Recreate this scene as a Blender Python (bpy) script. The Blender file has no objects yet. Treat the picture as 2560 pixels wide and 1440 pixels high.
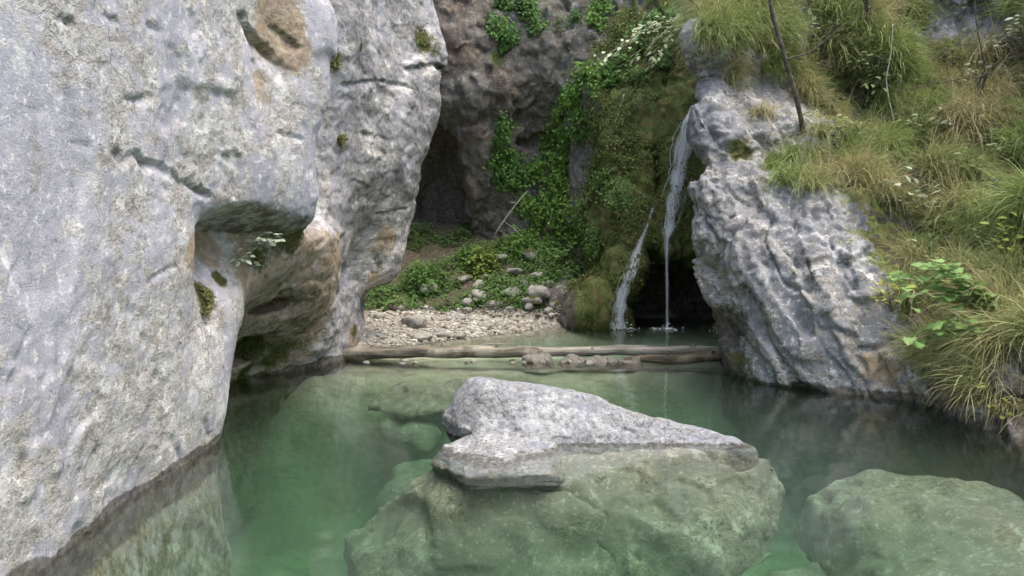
import bpy, bmesh, math, random
import numpy as np
from mathutils import Vector, Matrix, Euler
from mathutils.bvhtree import BVHTree

random.seed(11)
RNG = np.random.default_rng(11)
scene = bpy.context.scene
COL = scene.collection
R = math.radians

# ------------------------------------------------------------------ camera
FPX = 2009.0
CAM_H = 1.7
PITCH = math.atan(120.0 / FPX)
cd = bpy.data.cameras.new('camera')
cd.sensor_width = 36.0
cd.lens = 36.0 * FPX / 2560.0
cd.clip_start = 0.05
cd.clip_end = 500.0
cam = bpy.data.objects.new('camera', cd)
cam.location = (0, 0, CAM_H)
cam.rotation_euler = (math.pi / 2 - PITCH, 0, 0)
COL.objects.link(cam)
scene.camera = cam

# ------------------------------------------------------------------ sky, sun, exposure
SUN_EL, SUN_AZ = R(70), R(125)          # azimuth measured from +Y towards +X : behind the camera, to the right
w = bpy.data.worlds.new('World')
scene.world = w
w.use_nodes = True
wn = w.node_tree
bg = wn.nodes['Background']
sky = wn.nodes.new('ShaderNodeTexSky')
sky.sky_type = 'NISHITA'
sky.sun_disc = False
sky.sun_elevation = SUN_EL
sky.sun_rotation = SUN_AZ
sky.air_density = 1.0
sky.dust_density = 3.0
sky.ozone_density = 1.0
wn.links.new(sky.outputs[0], bg.inputs[0])
bg.inputs[1].default_value = 0.125
sl = bpy.data.lights.new('sun', 'SUN')
sl.energy = 1.3
sl.angle = R(60)
sl.color = (1.0, 0.95, 0.88)
sun = bpy.data.objects.new('sun', sl)
sd = Vector((math.sin(SUN_AZ) * math.cos(SUN_EL), math.cos(SUN_AZ) * math.cos(SUN_EL), math.sin(SUN_EL)))
sun.rotation_euler = sd.to_track_quat('Z', 'Y').to_euler()
sun.location = sd * 30
COL.objects.link(sun)
vs = scene.view_settings
vs.view_transform = 'Standard'
vs.look = 'None'
vs.exposure = 1.9
vs.gamma = 1.0
vs.use_curve_mapping = False
cy = scene.cycles
cy.use_denoising = True
cy.use_adaptive_sampling = True
cy.adaptive_threshold = 0.03
cy.max_bounces = 6
cy.diffuse_bounces = 3
cy.glossy_bounces = 3
cy.transparent_max_bounces = 24
cy.volume_bounces = 1
cy.caustics_reflective = False
cy.caustics_refractive = False

# ------------------------------------------------------------------ helpers
_F = np.array([0, math.cos(PITCH), -math.sin(PITCH)])
_U = np.array([0, math.sin(PITCH), math.cos(PITCH)])
_Rt = np.array([1.0, 0, 0])
CAMP = np.array([0, 0, CAM_H])

def unit(a_): return a_ / (np.linalg.norm(a_, axis=-1, keepdims=True) + 1e-9)

def raydir(px, py):
    return _F + _Rt * ((px - 1280) / FPX) + _U * ((720 - py) / FPX)

def at(px, py, Y):
    """the place of a photograph point that lies Y metres away"""
    d = raydir(px, py)
    return CAMP + d * (Y / d[1])

_perm = np.random.default_rng(5).permutation(256).astype(np.int32)
_perm = np.concatenate([_perm, _perm, _perm])
_g = np.random.default_rng(6).normal(size=(256, 3)).astype(np.float32)
_g /= np.linalg.norm(_g, axis=1)[:, None]

def perlin(P, seed=0):
    P = np.asarray(P, np.float32) + np.float32(seed * 17.137 + 300.0)
    i = np.floor(P).astype(np.int32)
    f = P - i
    i &= 255
    u = f * f * f * (f * (f * 6 - 15) + 10)
    X, Y, Z = i[:, 0], i[:, 1], i[:, 2]
    fx, fy, fz = f[:, 0], f[:, 1], f[:, 2]
    def c(dx, dy, dz):
        h = _perm[_perm[_perm[(X + dx) & 255] + ((Y + dy) & 255)] + ((Z + dz) & 255)]
        g = _g[h]
        return g[:, 0] * (fx - dx) + g[:, 1] * (fy - dy) + g[:, 2] * (fz - dz)
    ux, uy, uz = u[:, 0], u[:, 1], u[:, 2]
    def L(a, b, t): return a + t * (b - a)
    return 1.5 * L(L(L(c(0,0,0), c(1,0,0), ux), L(c(0,1,0), c(1,1,0), ux), uy),
                   L(L(c(0,0,1), c(1,0,1), ux), L(c(0,1,1), c(1,1,1), ux), uy), uz)

def fbm(P, octs=4, seed=0, gain=0.5, lac=2.03):
    a, s, r = 1.0, 1.0, 0
    for k in range(octs):
        r = r + a * perlin(P * s, seed + k)
        a *= gain; s *= lac
    return r

def ridged(P, octs=3, seed=0, gain=0.5):
    a, s, r = 1.0, 1.0, 0
    for k in range(octs):
        r = r + a * (1 - 2 * np.abs(perlin(P * s, seed + k)))
        a *= gain; s *= 2.1
    return r

_jit = np.random.default_rng(7).uniform(0.08, 0.92, (256, 3)).astype(np.float32)
_tilt = np.random.default_rng(8).normal(size=(256, 3)).astype(np.float32)
_offs = np.random.default_rng(9).uniform(-1, 1, 256).astype(np.float32)
def facets(P, seed=0, k=30.0, tilt=0.5):
    """broken rock: every cell is a tilted flat facet, cells meet in narrow steps"""
    P = np.asarray(P, np.float32) + np.float32(seed * 13.71 + 400.0)
    i = np.floor(P).astype(np.int32); f = P - i
    num = np.zeros(len(P), np.float32); den = np.full(len(P), 1e-12, np.float32)
    for dx in (-1, 0, 1):
        for dy in (-1, 0, 1):
            for dz in (-1, 0, 1):
                h = _perm[_perm[_perm[(i[:, 0] + dx) & 255] + ((i[:, 1] + dy) & 255)] + ((i[:, 2] + dz) & 255)]
                r = f - (_jit[h] + np.array([dx, dy, dz], np.float32))
                d2 = (r * r).sum(1)
                w_ = np.exp(-k * d2)
                num += w_ * (_offs[h] + tilt * (r * _tilt[h]).sum(1)); den += w_
    return num / den

def sstep(a, b, x):
    t = np.clip((x - a) / (b - a), 0, 1)
    return t * t * (3 - 2 * t)

def smax(a, b, k):
    h = np.clip(0.5 + 0.5 * (a - b) / k, 0, 1)
    return b + (a - b) * h + k * h * (1 - h)

def smin(a, b, k):
    return -smax(-a, -b, k)

def rbf(pts, vals, lam=0.004):
    pts = np.asarray(pts, float); vals = np.asarray(vals, float)
    n = len(pts)
    def phi(r2): return 0.5 * r2 * np.log(r2 + 1e-9)
    d2 = ((pts[:, None] - pts[None]) ** 2).sum(-1)
    A = np.zeros((n + 3, n + 3))
    A[:n, :n] = phi(d2) + lam * np.eye(n)
    A[:n, n] = 1; A[:n, n+1:] = pts
    A[n, :n] = 1; A[n+1:, :n] = pts.T
    s = np.linalg.solve(A, np.concatenate([vals, np.zeros(3)]))
    def f(U, V):
        o = s[n] + s[n+1] * U + s[n+2] * V
        for k in range(n):
            o = o + s[k] * phi((U - pts[k, 0]) ** 2 + (V - pts[k, 1]) ** 2)
        return o
    return f

def surface_nets(D, org, h):
    nx, ny, nz = D.shape
    S = (D < 0)
    cnt = np.zeros((nx-1, ny-1, nz-1), np.int8)
    for a in (0, 1):
        for b in (0, 1):
            for c in (0, 1):
                cnt += S[a:nx-1+a, b:ny-1+b, c:nz-1+c]
    act = (cnt > 0) & (cnt < 8)
    I = np.argwhere(act)
    idx = np.full(act.shape, -1, np.int32)
    idx[act] = np.arange(len(I))
    corners = [(a, b, c) for a in (0, 1) for b in (0, 1) for c in (0, 1)]
    V = {k: D[I[:, 0]+k[0], I[:, 1]+k[1], I[:, 2]+k[2]] for k in corners}
    acc = np.zeros((len(I), 3)); n = np.zeros(len(I))
    for k in corners:
        for ax in range(3):
            if k[ax] == 0:
                k2 = list(k); k2[ax] = 1; k2 = tuple(k2)
                a, b = V[k], V[k2]
                m = (a < 0) != (b < 0)
                t = np.where(m, a / np.where(m, a - b, 1), 0)
                p = np.tile(np.array(k, float), (len(I), 1)); p[:, ax] += t
                acc[m] += p[m]; n[m] += 1
    verts = (I + acc / n[:, None]) * h + np.asarray(org)
    faces = []
    for ax in range(3):
        o = [0, 0, 0]; o[ax] = 1
        A = S[:nx-o[0], :ny-o[1], :nz-o[2]]; B = S[o[0]:, o[1]:, o[2]:]
        for sgn in (0, 1):
            E = np.argwhere((A & ~B) if sgn == 0 else (~A & B))
            b1, b2 = (ax + 1) % 3, (ax + 2) % 3
            E = E[(E[:, b1] > 0) & (E[:, b2] > 0)]
            E = E[(E[:, b1] < D.shape[b1]-1) & (E[:, b2] < D.shape[b2]-1)]
            q = []
            for (u, v) in ((-1, -1), (0, -1), (0, 0), (-1, 0)):
                C = E.copy(); C[:, b1] += u; C[:, b2] += v
                q.append(idx[C[:, 0], C[:, 1], C[:, 2]])
            q = np.stack(q, 1)
            if sgn == 1: q = q[:, ::-1]
            faces.append(q)
    return verts, np.concatenate(faces)

def mesh_np(name, V, F, smooth=True):
    V = np.asarray(V, np.float32); F = np.asarray(F, np.int32)
    me = bpy.data.meshes.new(name)
    k = F.shape[1]
    me.vertices.add(len(V)); me.vertices.foreach_set('co', V.ravel())
    me.loops.add(F.size); me.loops.foreach_set('vertex_index', F.ravel())
    me.polygons.add(len(F)); me.polygons.foreach_set('loop_start', np.arange(0, F.size, k, dtype=np.int32))
    me.polygons.foreach_set('use_smooth', np.full(len(F), smooth))
    me.update(calc_edges=True)
    return me

def get_vn(me):
    n = len(me.vertices)
    v = np.empty(n * 3, np.float32); me.vertices.foreach_get('co', v)
    q = np.empty(n * 3, np.float32); me.vertices.foreach_get('normal', q)
    return v.reshape(-1, 3), q.reshape(-1, 3)

def subdiv(me, lv=1):
    o = bpy.data.objects.new('tmp', me); COL.objects.link(o)
    m = o.modifiers.new('s', 'SUBSURF'); m.levels = lv; m.render_levels = lv
    dg = bpy.context.evaluated_depsgraph_get()
    r = bpy.data.meshes.new_from_object(o.evaluated_get(dg))
    bpy.data.objects.remove(o)
    return r

def set_mask(me, arr, name='mask'):
    a = me.attributes.new(name, 'FLOAT_COLOR', 'POINT')
    a.data.foreach_set('color', np.clip(arr, 0, 1).astype(np.float32).ravel())

def link(name, me, mat=None, parent=None, loc=None):
    o = bpy.data.objects.new(name, me)
    if mat is not None and me is not None and len(me.materials) == 0:
        me.materials.append(mat)
    COL.objects.link(o)
    if parent is not None: o.parent = parent
    if loc is not None: o.location = loc
    return o

def tag(o, label=None, cat=None, group=None, kind=None):
    if label: o['label'] = label
    if cat: o['category'] = cat
    if group: o['group'] = group
    if kind: o['kind'] = kind
    return o

def empty(name, loc):
    o = bpy.data.objects.new(name, None); COL.objects.link(o); o.location = Vector([float(c) for c in loc])
    o.empty_display_size = 0.1
    return o

def grid_axes(lo, hi, h):
    return [np.arange(lo[k], hi[k] + h * 0.5, h) for k in range(3)]

def blob(C, r, X, Y, Z):
    """rough ellipsoid distance"""
    q = np.sqrt(((X - C[0]) / r[0]) ** 2 + ((Y - C[1]) / r[1]) ** 2 + ((Z - C[2]) / r[2]) ** 2)
    return (q - 1) * min(r)
# ------------------------------------------------------------------ materials
class NT:
    def __init__(s, name):
        s.m = bpy.data.materials.new(name); s.m.use_nodes = True
        s.t = s.m.node_tree; s.n = s.t.nodes; s.l = s.t.links
        s.b = s.n.get('Principled BSDF'); s.out = s.n.get('Material Output')
        s.co = s.n.new('ShaderNodeTexCoord').outputs['Object']
    def node(s, t, **kw):
        n = s.n.new(t)
        for k, v in kw.items():
            if k in n.bl_rna.properties.keys(): setattr(n, k, v)
            else: s.put(n.inputs[k], v)
        return n
    def put(s, sock, v):
        if isinstance(v, bpy.types.NodeSocket): s.l.new(v, sock)
        elif isinstance(v, (tuple, list)) and len(v) == 3 and sock.type == 'RGBA': sock.default_value = (*v, 1)
        else: sock.default_value = v
    def map(s, scale, rot=(0, 0, 0), src=None):
        n = s.n.new('ShaderNodeMapping'); s.l.new(src or s.co, n.inputs[0])
        n.inputs['Scale'].default_value = scale if isinstance(scale, (tuple, list)) else (scale,) * 3
        n.inputs['Rotation'].default_value = rot
        return n.outputs[0]
    def noise(s, scale, detail=5, rough=0.55, vec=None, dist=0.0):
        n = s.node('ShaderNodeTexNoise', Scale=scale, Detail=detail, Roughness=rough, Distortion=dist)
        s.l.new(vec or s.co, n.inputs['Vector']); return n.outputs['Fac']
    def ramp(s, fac, a, b):
        n = s.n.new('ShaderNodeMapRange'); n.interpolation_type = 'SMOOTHSTEP'
        s.l.new(fac, n.inputs[0]); n.inputs[1].default_value = a; n.inputs[2].default_value = b
        return n.outputs[0]
    def mix(s, fac, a, b, mode='MIX'):
        n = s.n.new('ShaderNodeMix'); n.data_type = 'RGBA'; n.blend_type = mode
        s.put(n.inputs[0], fac); s.put(n.inputs[6], a); s.put(n.inputs[7], b)
        return n.outputs[2]
    def math(s, op, a, b=0.5):
        n = s.n.new('ShaderNodeMath'); n.operation = op
        s.put(n.inputs[0], a); s.put(n.inputs[1], b); return n.outputs[0]
    def bump(s, h, strength, dist, nrm=None):
        n = s.node('ShaderNodeBump', Strength=strength, Distance=dist, Height=h)
        if nrm is not None: s.l.new(nrm, n.inputs['Normal'])
        return n.outputs[0]
    def attr(s, name):
        n = s.n.new('ShaderNodeAttribute'); n.attribute_name = name; return n
    def sep(s, c):
        n = s.n.new('ShaderNodeSeparateColor'); s.l.new(c, n.inputs[0]); return n.outputs

def rock_mat(name, pale, grey, dark, warm, moss=(0.06, 0.075, 0.018), ochre=(0.42, 0.30, 0.17), white=(0.72, 0.70, 0.66),
             streak=0.5, scale=1.0, pit=1.0, white_amt=0.5, rot=(0, 0, 0), speck=0.5, brk_scale=1.0, grey2=None, grain_bias=0.0):
    t = NT(name)
    v = t.map(1.0)
    vs_ = t.map((1.3, 1.3, 0.55)); vthin = t.map((4.5, 4.5, 0.9)); vr = t.map((1.0, 1.0, 2.2), rot)
    big = t.noise(0.9 * scale, 4, 0.62, v, 0.7)
    band = t.noise(1.0 * scale, 5, 0.62, vs_, 0.5)
    mid = t.noise(3.4 * scale, 6, 0.68, vr, 0.4)
    fine = t.noise(15 * scale, 5, 0.75, v)
    vfine = t.noise(62 * scale, 2, 0.7, v)
    thin = t.noise(1.0 * scale, 6, 0.65, vthin, 0.3)
    gm = t.math('ADD', t.math('MULTIPLY', band, 0.5 + 0.2 * streak), t.math('MULTIPLY', big, 0.5 - 0.2 * streak))
    gm = t.math('ADD', gm, t.math('MULTIPLY', t.math('SUBTRACT', mid, 0.5), 0.35))
    grain = t.ramp(gm, 0.47 - grain_bias, 0.56 - grain_bias)            # 0 = smooth water-washed rock, 1 = rough grainy rock
    cs = t.mix(t.ramp(thin, 0.36, 0.66), tuple(0.90 * x for x in grey), tuple(1.12 * x for x in grey))
    cs = t.mix(t.math('MULTIPLY', t.ramp(thin, 0.62, 0.76), 0.3 * streak), cs, dark)
    cs = t.mix(t.math('MULTIPLY', t.ramp(fine, 0.57, 0.62), 0.65), cs, white)
    cs = t.mix(t.math('MULTIPLY', t.ramp(fine, 0.41, 0.37), 0.40), cs, dark)
    cg = t.mix(t.ramp(mid, 0.42, 0.60), pale, warm)
    cg = t.mix(t.math('MULTIPLY', t.ramp(t.noise(4.6 * scale, 7, 0.78, v), 0.53, 0.585), white_amt), cg, white)
    cg = t.mix(t.math('MULTIPLY', t.ramp(fine, 0.455, 0.40), speck), cg, dark)
    cg = t.mix(t.math('MULTIPLY', t.ramp(t.noise(3.1 * scale, 8, 0.78, v), 0.55, 0.61), 0.40), cg, t.mix(0.45, warm, dark))
    vd = t.n.new('ShaderNodeVectorMath'); vd.operation = 'ADD'
    n0 = t.node('ShaderNodeTexNoise', Scale=6.0 * scale, Detail=3.0, Roughness=0.65); t.l.new(v, n0.inputs['Vector'])
    s0 = t.n.new('ShaderNodeVectorMath'); s0.operation = 'SCALE'; s0.inputs['Scale'].default_value = 0.14 / scale
    t.l.new(n0.outputs['Color'], s0.inputs[0]); t.l.new(vr, vd.inputs[0]); t.l.new(s0.outputs[0], vd.inputs[1])
    def chips(sc):
        q = t.node('ShaderNodeTexVoronoi', Scale=sc * scale); t.l.new(vd.outputs[0], q.inputs['Vector'])
        return t.sep(q.outputs['Color'])[0]
    ch1, ch2 = chips(8.0), chips(24.0)
    cg = t.mix(t.math('MULTIPLY', t.ramp(ch1, 0.55, 1.0), 0.30), cg, t.mix(0.55, cg, dark))
    cg = t.mix(t.math('MULTIPLY', t.ramp(ch2, 0.60, 1.0), 0.30), cg, white)
    mot = t.noise(2.1 * scale, 8, 0.76, v)
    cs = t.mix(t.math('MULTIPLY', t.ramp(mot, 0.55, 0.62), 0.60), cs, t.mix(0.40, warm, dark))
    cs = t.mix(t.math('MULTIPLY', t.ramp(mot, 0.43, 0.38), 0.45), cs, white)
    c = t.mix(grain, cs, cg)
    ve = t.node('ShaderNodeTexVoronoi', Scale=1.7 * scale); ve.feature = 'DISTANCE_TO_EDGE'; t.l.new(vd.outputs[0], ve.inputs['Vector'])
    hair = t.math('MULTIPLY', t.ramp(ve.outputs['Distance'], 0.016, 0.003), t.ramp(big, 0.50, 0.60))
    c = t.mix(t.math('MULTIPLY', hair, 0.65), c, dark)
    c = t.mix(t.math('MULTIPLY', t.ramp(vfine, 0.60, 0.68), 0.35), c, white)
    c = t.mix(t.math('MULTIPLY', t.ramp(vfine, 0.40, 0.33), 0.30 * speck), c, dark)
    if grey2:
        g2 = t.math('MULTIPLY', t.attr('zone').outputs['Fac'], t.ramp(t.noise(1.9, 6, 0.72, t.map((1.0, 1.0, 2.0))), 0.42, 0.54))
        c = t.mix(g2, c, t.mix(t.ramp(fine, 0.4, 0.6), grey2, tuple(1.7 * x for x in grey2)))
    mk = t.sep(t.attr('mask').outputs['Color'])
    al = t.attr('mask').outputs['Alpha']
    brk = t.noise(6.0 * brk_scale, 6, 0.75, v)
    def edge(x, lo=0.30, hi=0.55):
        return t.ramp(t.math('ADD', x, t.math('MULTIPLY', t.math('SUBTRACT', brk, 0.5), 1.1)), lo, hi)
    oc = t.mix(t.ramp(fine, 0.4, 0.6), tuple(0.62 * x for x in ochre), ochre)
    c = t.mix(t.math('MULTIPLY', edge(mk[1]), 0.75), c, oc)
    wt = t.mix(t.ramp(fine, 0.4, 0.62), tuple(0.80 * x for x in white), white)
    c = t.mix(t.math('MULTIPLY', edge(al), 0.8), c, wt)
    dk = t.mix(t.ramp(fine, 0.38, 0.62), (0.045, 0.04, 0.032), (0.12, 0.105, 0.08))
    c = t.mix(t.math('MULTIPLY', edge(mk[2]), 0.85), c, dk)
    ms = t.mix(t.ramp(t.noise(23, 6, 0.7, v), 0.35, 0.65), tuple(0.45 * x for x in moss), tuple(1.35 * x for x in moss))
    ms = t.mix(t.ramp(mid, 0.45, 0.62), ms, (0.10, 0.085, 0.03))
    c = t.mix(edge(mk[0]), c, ms)
    t.l.new(c, t.b.inputs['Base Color'])
    t.b.inputs['Roughness'].default_value = 0.9
    t.b.inputs['Specular IOR Level'].default_value = 0.25
    st = t.math('ADD', t.math('MULTIPLY', grain, 0.75), 0.2)
    n1 = t.bump(mid, 0.25 * pit, 0.025)
    nc = t.bump(ch1, 0.5, 0.020, n1); t.l.new(t.math('MULTIPLY', grain, 0.42 * pit), nc.node.inputs['Strength'])
    n1 = t.bump(ch2, 0.5, 0.010, nc); t.l.new(t.math('MULTIPLY', grain, 0.45 * pit), n1.node.inputs['Strength'])
    n2 = t.bump(fine, 0.6 * pit, 0.028, n1); t.l.new(t.math('MULTIPLY', st, 0.8 * pit), n2.node.inputs['Strength'])
    n4 = t.bump(vfine, 0.4 * pit, 0.006, n2)
    t.l.new(n4, t.b.inputs['Normal'])
    return t.m

def plain(name, col, rough=0.8, var=0.35, scale=12.0, bump=0.3, dist=0.01, spec=0.3, sub=None):
    t = NT(name)
    n = t.noise(scale, 7, 0.65)
    c = t.mix(t.ramp(n, 0.35, 0.65), tuple(x * (1 - var) for x in col), tuple(min(1, x * (1 + var)) for x in col))
    t.l.new(c, t.b.inputs['Base Color']); t.b.inputs['Roughness'].default_value = rough
    t.b.inputs['Specular IOR Level'].default_value = spec
    if bump: t.l.new(t.bump(n, bump, dist), t.b.inputs['Normal'])
    return t.m

M = {}
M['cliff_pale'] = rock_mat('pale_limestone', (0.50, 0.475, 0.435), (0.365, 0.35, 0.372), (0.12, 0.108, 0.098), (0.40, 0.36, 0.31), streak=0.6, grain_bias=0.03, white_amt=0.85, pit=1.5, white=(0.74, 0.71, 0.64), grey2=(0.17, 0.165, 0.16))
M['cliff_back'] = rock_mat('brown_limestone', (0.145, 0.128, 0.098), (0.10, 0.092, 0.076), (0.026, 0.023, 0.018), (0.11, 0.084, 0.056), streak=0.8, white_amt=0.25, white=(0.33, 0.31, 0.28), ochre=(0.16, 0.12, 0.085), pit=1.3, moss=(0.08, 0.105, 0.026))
M['cliff_karst'] = rock_mat('karst_limestone', (0.34, 0.325, 0.295), (0.19, 0.187, 0.187), (0.05, 0.048, 0.044), (0.26, 0.235, 0.19), streak=0.3, white_amt=0.8, pit=1.5, white=(0.66, 0.64, 0.60), rot=(0.3, 0.9, 0.2), speck=0.8, grain_bias=0.03, grey2=(0.13, 0.128, 0.13), moss=(0.10, 0.115, 0.035))
M['boulder'] = rock_mat('granite_grey', (0.25, 0.25, 0.25), (0.165, 0.17, 0.185), (0.045, 0.045, 0.05), (0.21, 0.205, 0.195), streak=0.1, white_amt=0.7, white=(0.46, 0.46, 0.44), scale=2.0, speck=0.8, ochre=(0.27, 0.22, 0.14), brk_scale=3.0, grain_bias=0.05)
M['bank_stone'] = rock_mat('bank_stone', (0.36, 0.34, 0.29), (0.25, 0.24, 0.21), (0.12, 0.11, 0.09), (0.32, 0.27, 0.20), streak=0.1, white_amt=0.3, scale=2.5)
M['pebble'] = plain('pebble_limestone', (0.40, 0.37, 0.305), 0.9, 0.4, 5.0, 0.4, 0.01)
M['ground'] = None
# ------------------------------------------------------------------ terrain under water and behind the dam
def atz(px, py, z):
    d = raydir(px, py)
    return CAMP + d * ((z - CAM_H) / d[2])

EDGE_A, EDGE_N = np.array([-1.74, 12.35]), np.array([-0.70, 0.71])

def ground_z(X, Y):
    X = np.asarray(X, float); Y = np.asarray(Y, float)
    P = np.stack([X.ravel(), Y.ravel(), np.zeros(X.size)], 1)
    n1 = fbm(P * 0.55, 3, 41).reshape(X.shape); n2 = fbm(P * 2.3, 3, 47).reshape(X.shape)
    bed = -1.55 + 0.28 * n1 + 0.05 * n2 - 0.25 * sstep(6.5, 9.0, Y) * sstep(1.5, -1.5, X)
    bed = bed + 0.55 * sstep(5.2, 3.0, Y)
    shelf = -0.16 + 0.05 * n2
    z = bed + (shelf - bed) * sstep(9.2, 10.9, Y + 0.35 * n1)
    sdl = (X - EDGE_A[0]) * EDGE_N[0] + (Y - EDGE_A[1]) * EDGE_N[1] + 0.12 * n1
    foot = 15.6 - 0.17 * (X + 2.2) + 0.25 * n1
    gravel = 0.11 + 0.10 * np.clip(sdl, -3, 2.2) + 0.012 * n2
    up = np.where(sdl > 0, gravel, 0.11 + 0.22 * np.clip(sdl, -1.2, 0))
    # the bar runs down to the dam on the left
    bank = 0.28 + 0.60 * np.clip(Y - foot, 0, 3.0) + 0.05 * n2
    up = np.where(X < 1.6, np.where(Y > foot, np.maximum(bank, up), up), up)
    k = sstep(11.15, 11.75, Y)
    z = z + (up - z) * k
    side = np.maximum(sstep(9, 13, np.abs(X)), sstep(21, 24, Y))
    z = z + (6 - z) * side
    z = np.where(Y < -6, z + (0.5 - z) * sstep(-6, -10, Y), z)
    return z

def axis(lo, hi, h, ext):
    return np.concatenate([[-x for x in ext[::-1]], np.arange(lo, hi, h), ext])
gx = axis(-6.5, 7.5, 0.075, [9, 13, 25, 60, 150])
gy = np.concatenate([[-150, -60, -25, -12, -9, -6, -3, 0, 1, 2], np.arange(2.4, 19.5, 0.075), [21, 24, 40, 150]])
GX, GY = np.meshgrid(gx, gy, indexing='ij')
GZ = ground_z(GX, GY)
gV = np.stack([GX.ravel(), GY.ravel(), GZ.ravel()], 1)
ni, nj = GX.shape
ii, jj = np.meshgrid(np.arange(ni-1), np.arange(nj-1), indexing='ij')
a = (ii * nj + jj).ravel()
gF = np.stack([a, a + nj, a + nj + 1, a + 1], 1)

def ground_mat():
    t = NT('stream_bed')
    v = t.map(1.0)
    big = t.noise(1.1, 6, 0.6, v, 0.5); fine = t.noise(14, 8, 0.7, v); st = t.node('ShaderNodeTexVoronoi', Scale=9.0)
    t.l.new(v, st.inputs['Vector'])
    zz = t.n.new('ShaderNodeSeparateXYZ'); t.l.new(t.co, zz.inputs[0])
    silt = t.mix(t.ramp(big, 0.38, 0.62), (0.20, 0.20, 0.14), (0.42, 0.41, 0.31))
    silt = t.mix(t.math('MULTIPLY', t.ramp(fine, 0.42, 0.6), 0.5), silt, (0.36, 0.345, 0.27))
    grav = t.mix(t.ramp(fine, 0.38, 0.62), (0.22, 0.19, 0.14), (0.42, 0.38, 0.30))
    soil = t.mix(t.ramp(fine, 0.4, 0.62), (0.045, 0.036, 0.022), (0.13, 0.105, 0.068))
    soil = t.mix(t.math('MULTIPLY', t.ramp(big, 0.42, 0.6), 0.7), soil, (0.05, 0.065, 0.02))
    c = t.mix(t.ramp(zz.outputs[2], -0.06, 0.03), silt, grav)
    c = t.mix(t.ramp(zz.outputs[2], 0.26, 0.42), c, soil)
    t.l.new(c, t.b.inputs['Base Color']); t.b.inputs['Roughness'].default_value = 0.95
    t.l.new(t.bump(fine, 0.8, 0.05, t.bump(st.outputs['Distance'], 0.5, 0.04)), t.b.inputs['Normal'])
    return t.m
M['ground'] = ground_mat()
ground = link('ground', mesh_np('ground', gV, gF), M['ground'])
tag(ground, kind='structure')

# ------------------------------------------------------------------ cliffs
CL = {}
BVH_V, BVH_F, BVH_OWN = [], [], []

def spots(V, lst, stretch=(1, 1, 1)):
    m = np.zeros(len(V))
    for (c, r, a) in lst:
        d = np.sqrt((((V - np.asarray(c)) / np.asarray(stretch)) ** 2).sum(1)) / r
        m = np.maximum(m, a * sstep(1.0, 0.15, d))
    return m

def build_rock(name, dfun, lo, hi, h, lowfun, finefun, band=0.5, lv=1):
    ax = grid_axes(lo, hi, h)
    X, Y, Z = np.meshgrid(*[a.astype(np.float32) for a in ax], indexing='ij', sparse=True)
    D = np.ascontiguousarray(np.broadcast_to(dfun(X, Y, Z), tuple(len(a) for a in ax))).astype(np.float32).copy()
    I = np.argwhere(np.abs(D) < band)
    P = np.stack([ax[k][I[:, k]] for k in range(3)], 1)
    D[I[:, 0], I[:, 1], I[:, 2]] += lowfun(P).astype(np.float32)
    V, F = surface_nets(D, lo, h)
    me = mesh_np(name, V, F)
    if lv: 
        me2 = subdiv(me, lv)
    else: me2 = me
    v, n = get_vn(me2)
    v2 = v + n * finefun(v, n)[:, None].astype(np.float32)
    me2.vertices.foreach_set('co', v2.ravel()); me2.update()
    me2.polygons.foreach_set('use_smooth', np.ones(len(me2.polygons), bool))
    v, n = get_vn(me2)
    CL[name] = (v, n)
    V0, _ = get_vn(me)
    return me2, me

def dirp(X, Y, Z): return np.array([X, Y, Z], float)

# ---- left cliff : x = f(Y, Z)
COMMON = [at(*p) for p in [
    (850,200,9.6), (850,500,10.0), (950,300,11.0), (950,450,11.2), (1000,100,11.4), (1100,60,12.4), (1118,150,12.6), (1085,240,12.75),
    (1088,300,12.7), (1040,420,12.5), (1030,480,12.45), (1008,570,12.3), (1000,650,12.3), (955,725,12.3), (905,745,12.3), (905,810,12.35), (890,850,12.5),
    (850,700,11.3), (900,600,11.5), (840,900,11.2), (860,40,9.6), (870,640,11.2),
    ]] + [dirp(-1.35, 12.0, 6.0), dirp(-1.5, 12.0, 8), dirp(-2.0, 9.6, 6.0), dirp(-2.2, 9.6, 8), dirp(-2.6, 12.6, -1.0), dirp(-2.6, 11.3, -1.2),
          dirp(-2.3, 13.0, 1.0), dirp(-1.6, 13.2, 4.0),
    ] + [at(*p) for p in [(0,300,3.77), (0,700,3.77), (0,1200,3.77), (120,1400,4.1), (250,200,4.65), (250,700,4.68), (250,1000,4.68), (330,1255,5.15), (300,0,4.9),
    (400,400,5.5), (420,250,5.55), (440,1185,5.75), (400,900,5.48), (430,620,5.7), (0,0,3.77), (160,1000,4.3)]
    ] + [dirp(-2.5, 2, 0), dirp(-2.5, 2, 3), dirp(-2.7, 2, 8), dirp(-2.6, 4, 6), dirp(-2.7, 4.5, 8), dirp(-2.3, 4, -1.2), dirp(-2.3, 5.7, -1.2)]
LOW = COMMON + [at(*p) for p in [(478,610,6.05), (470,700,6.0), (478,790,6.1), (560,830,6.75), (592,850,6.95), (583,930,6.9), (575,1020,6.85), (553,1105,6.7), (500,1140,6.3),
    (520,640,7.1), (545,700,7.0), (602,745,7.15), (560,760,6.8), (700,680,8.2), (720,620,8.1), (800,620,9.1), (800,750,9.6), (640,800,8.9), (650,880,9.4), (615,940,9.9), (700,935,10.3), (770,915,10.7),
    (700,740,8.9), (760,830,10.2), (820,830,10.7)]] + [dirp(-2.75, 6.6, 1.55), dirp(-2.4, 6.8, -1.2), dirp(-3.3, 8.0, 0.3), dirp(-3.3, 9.2, -1.0), dirp(-3.2, 7.8, -1.0), dirp(-3.0, 7.9, 0.7)]
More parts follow.
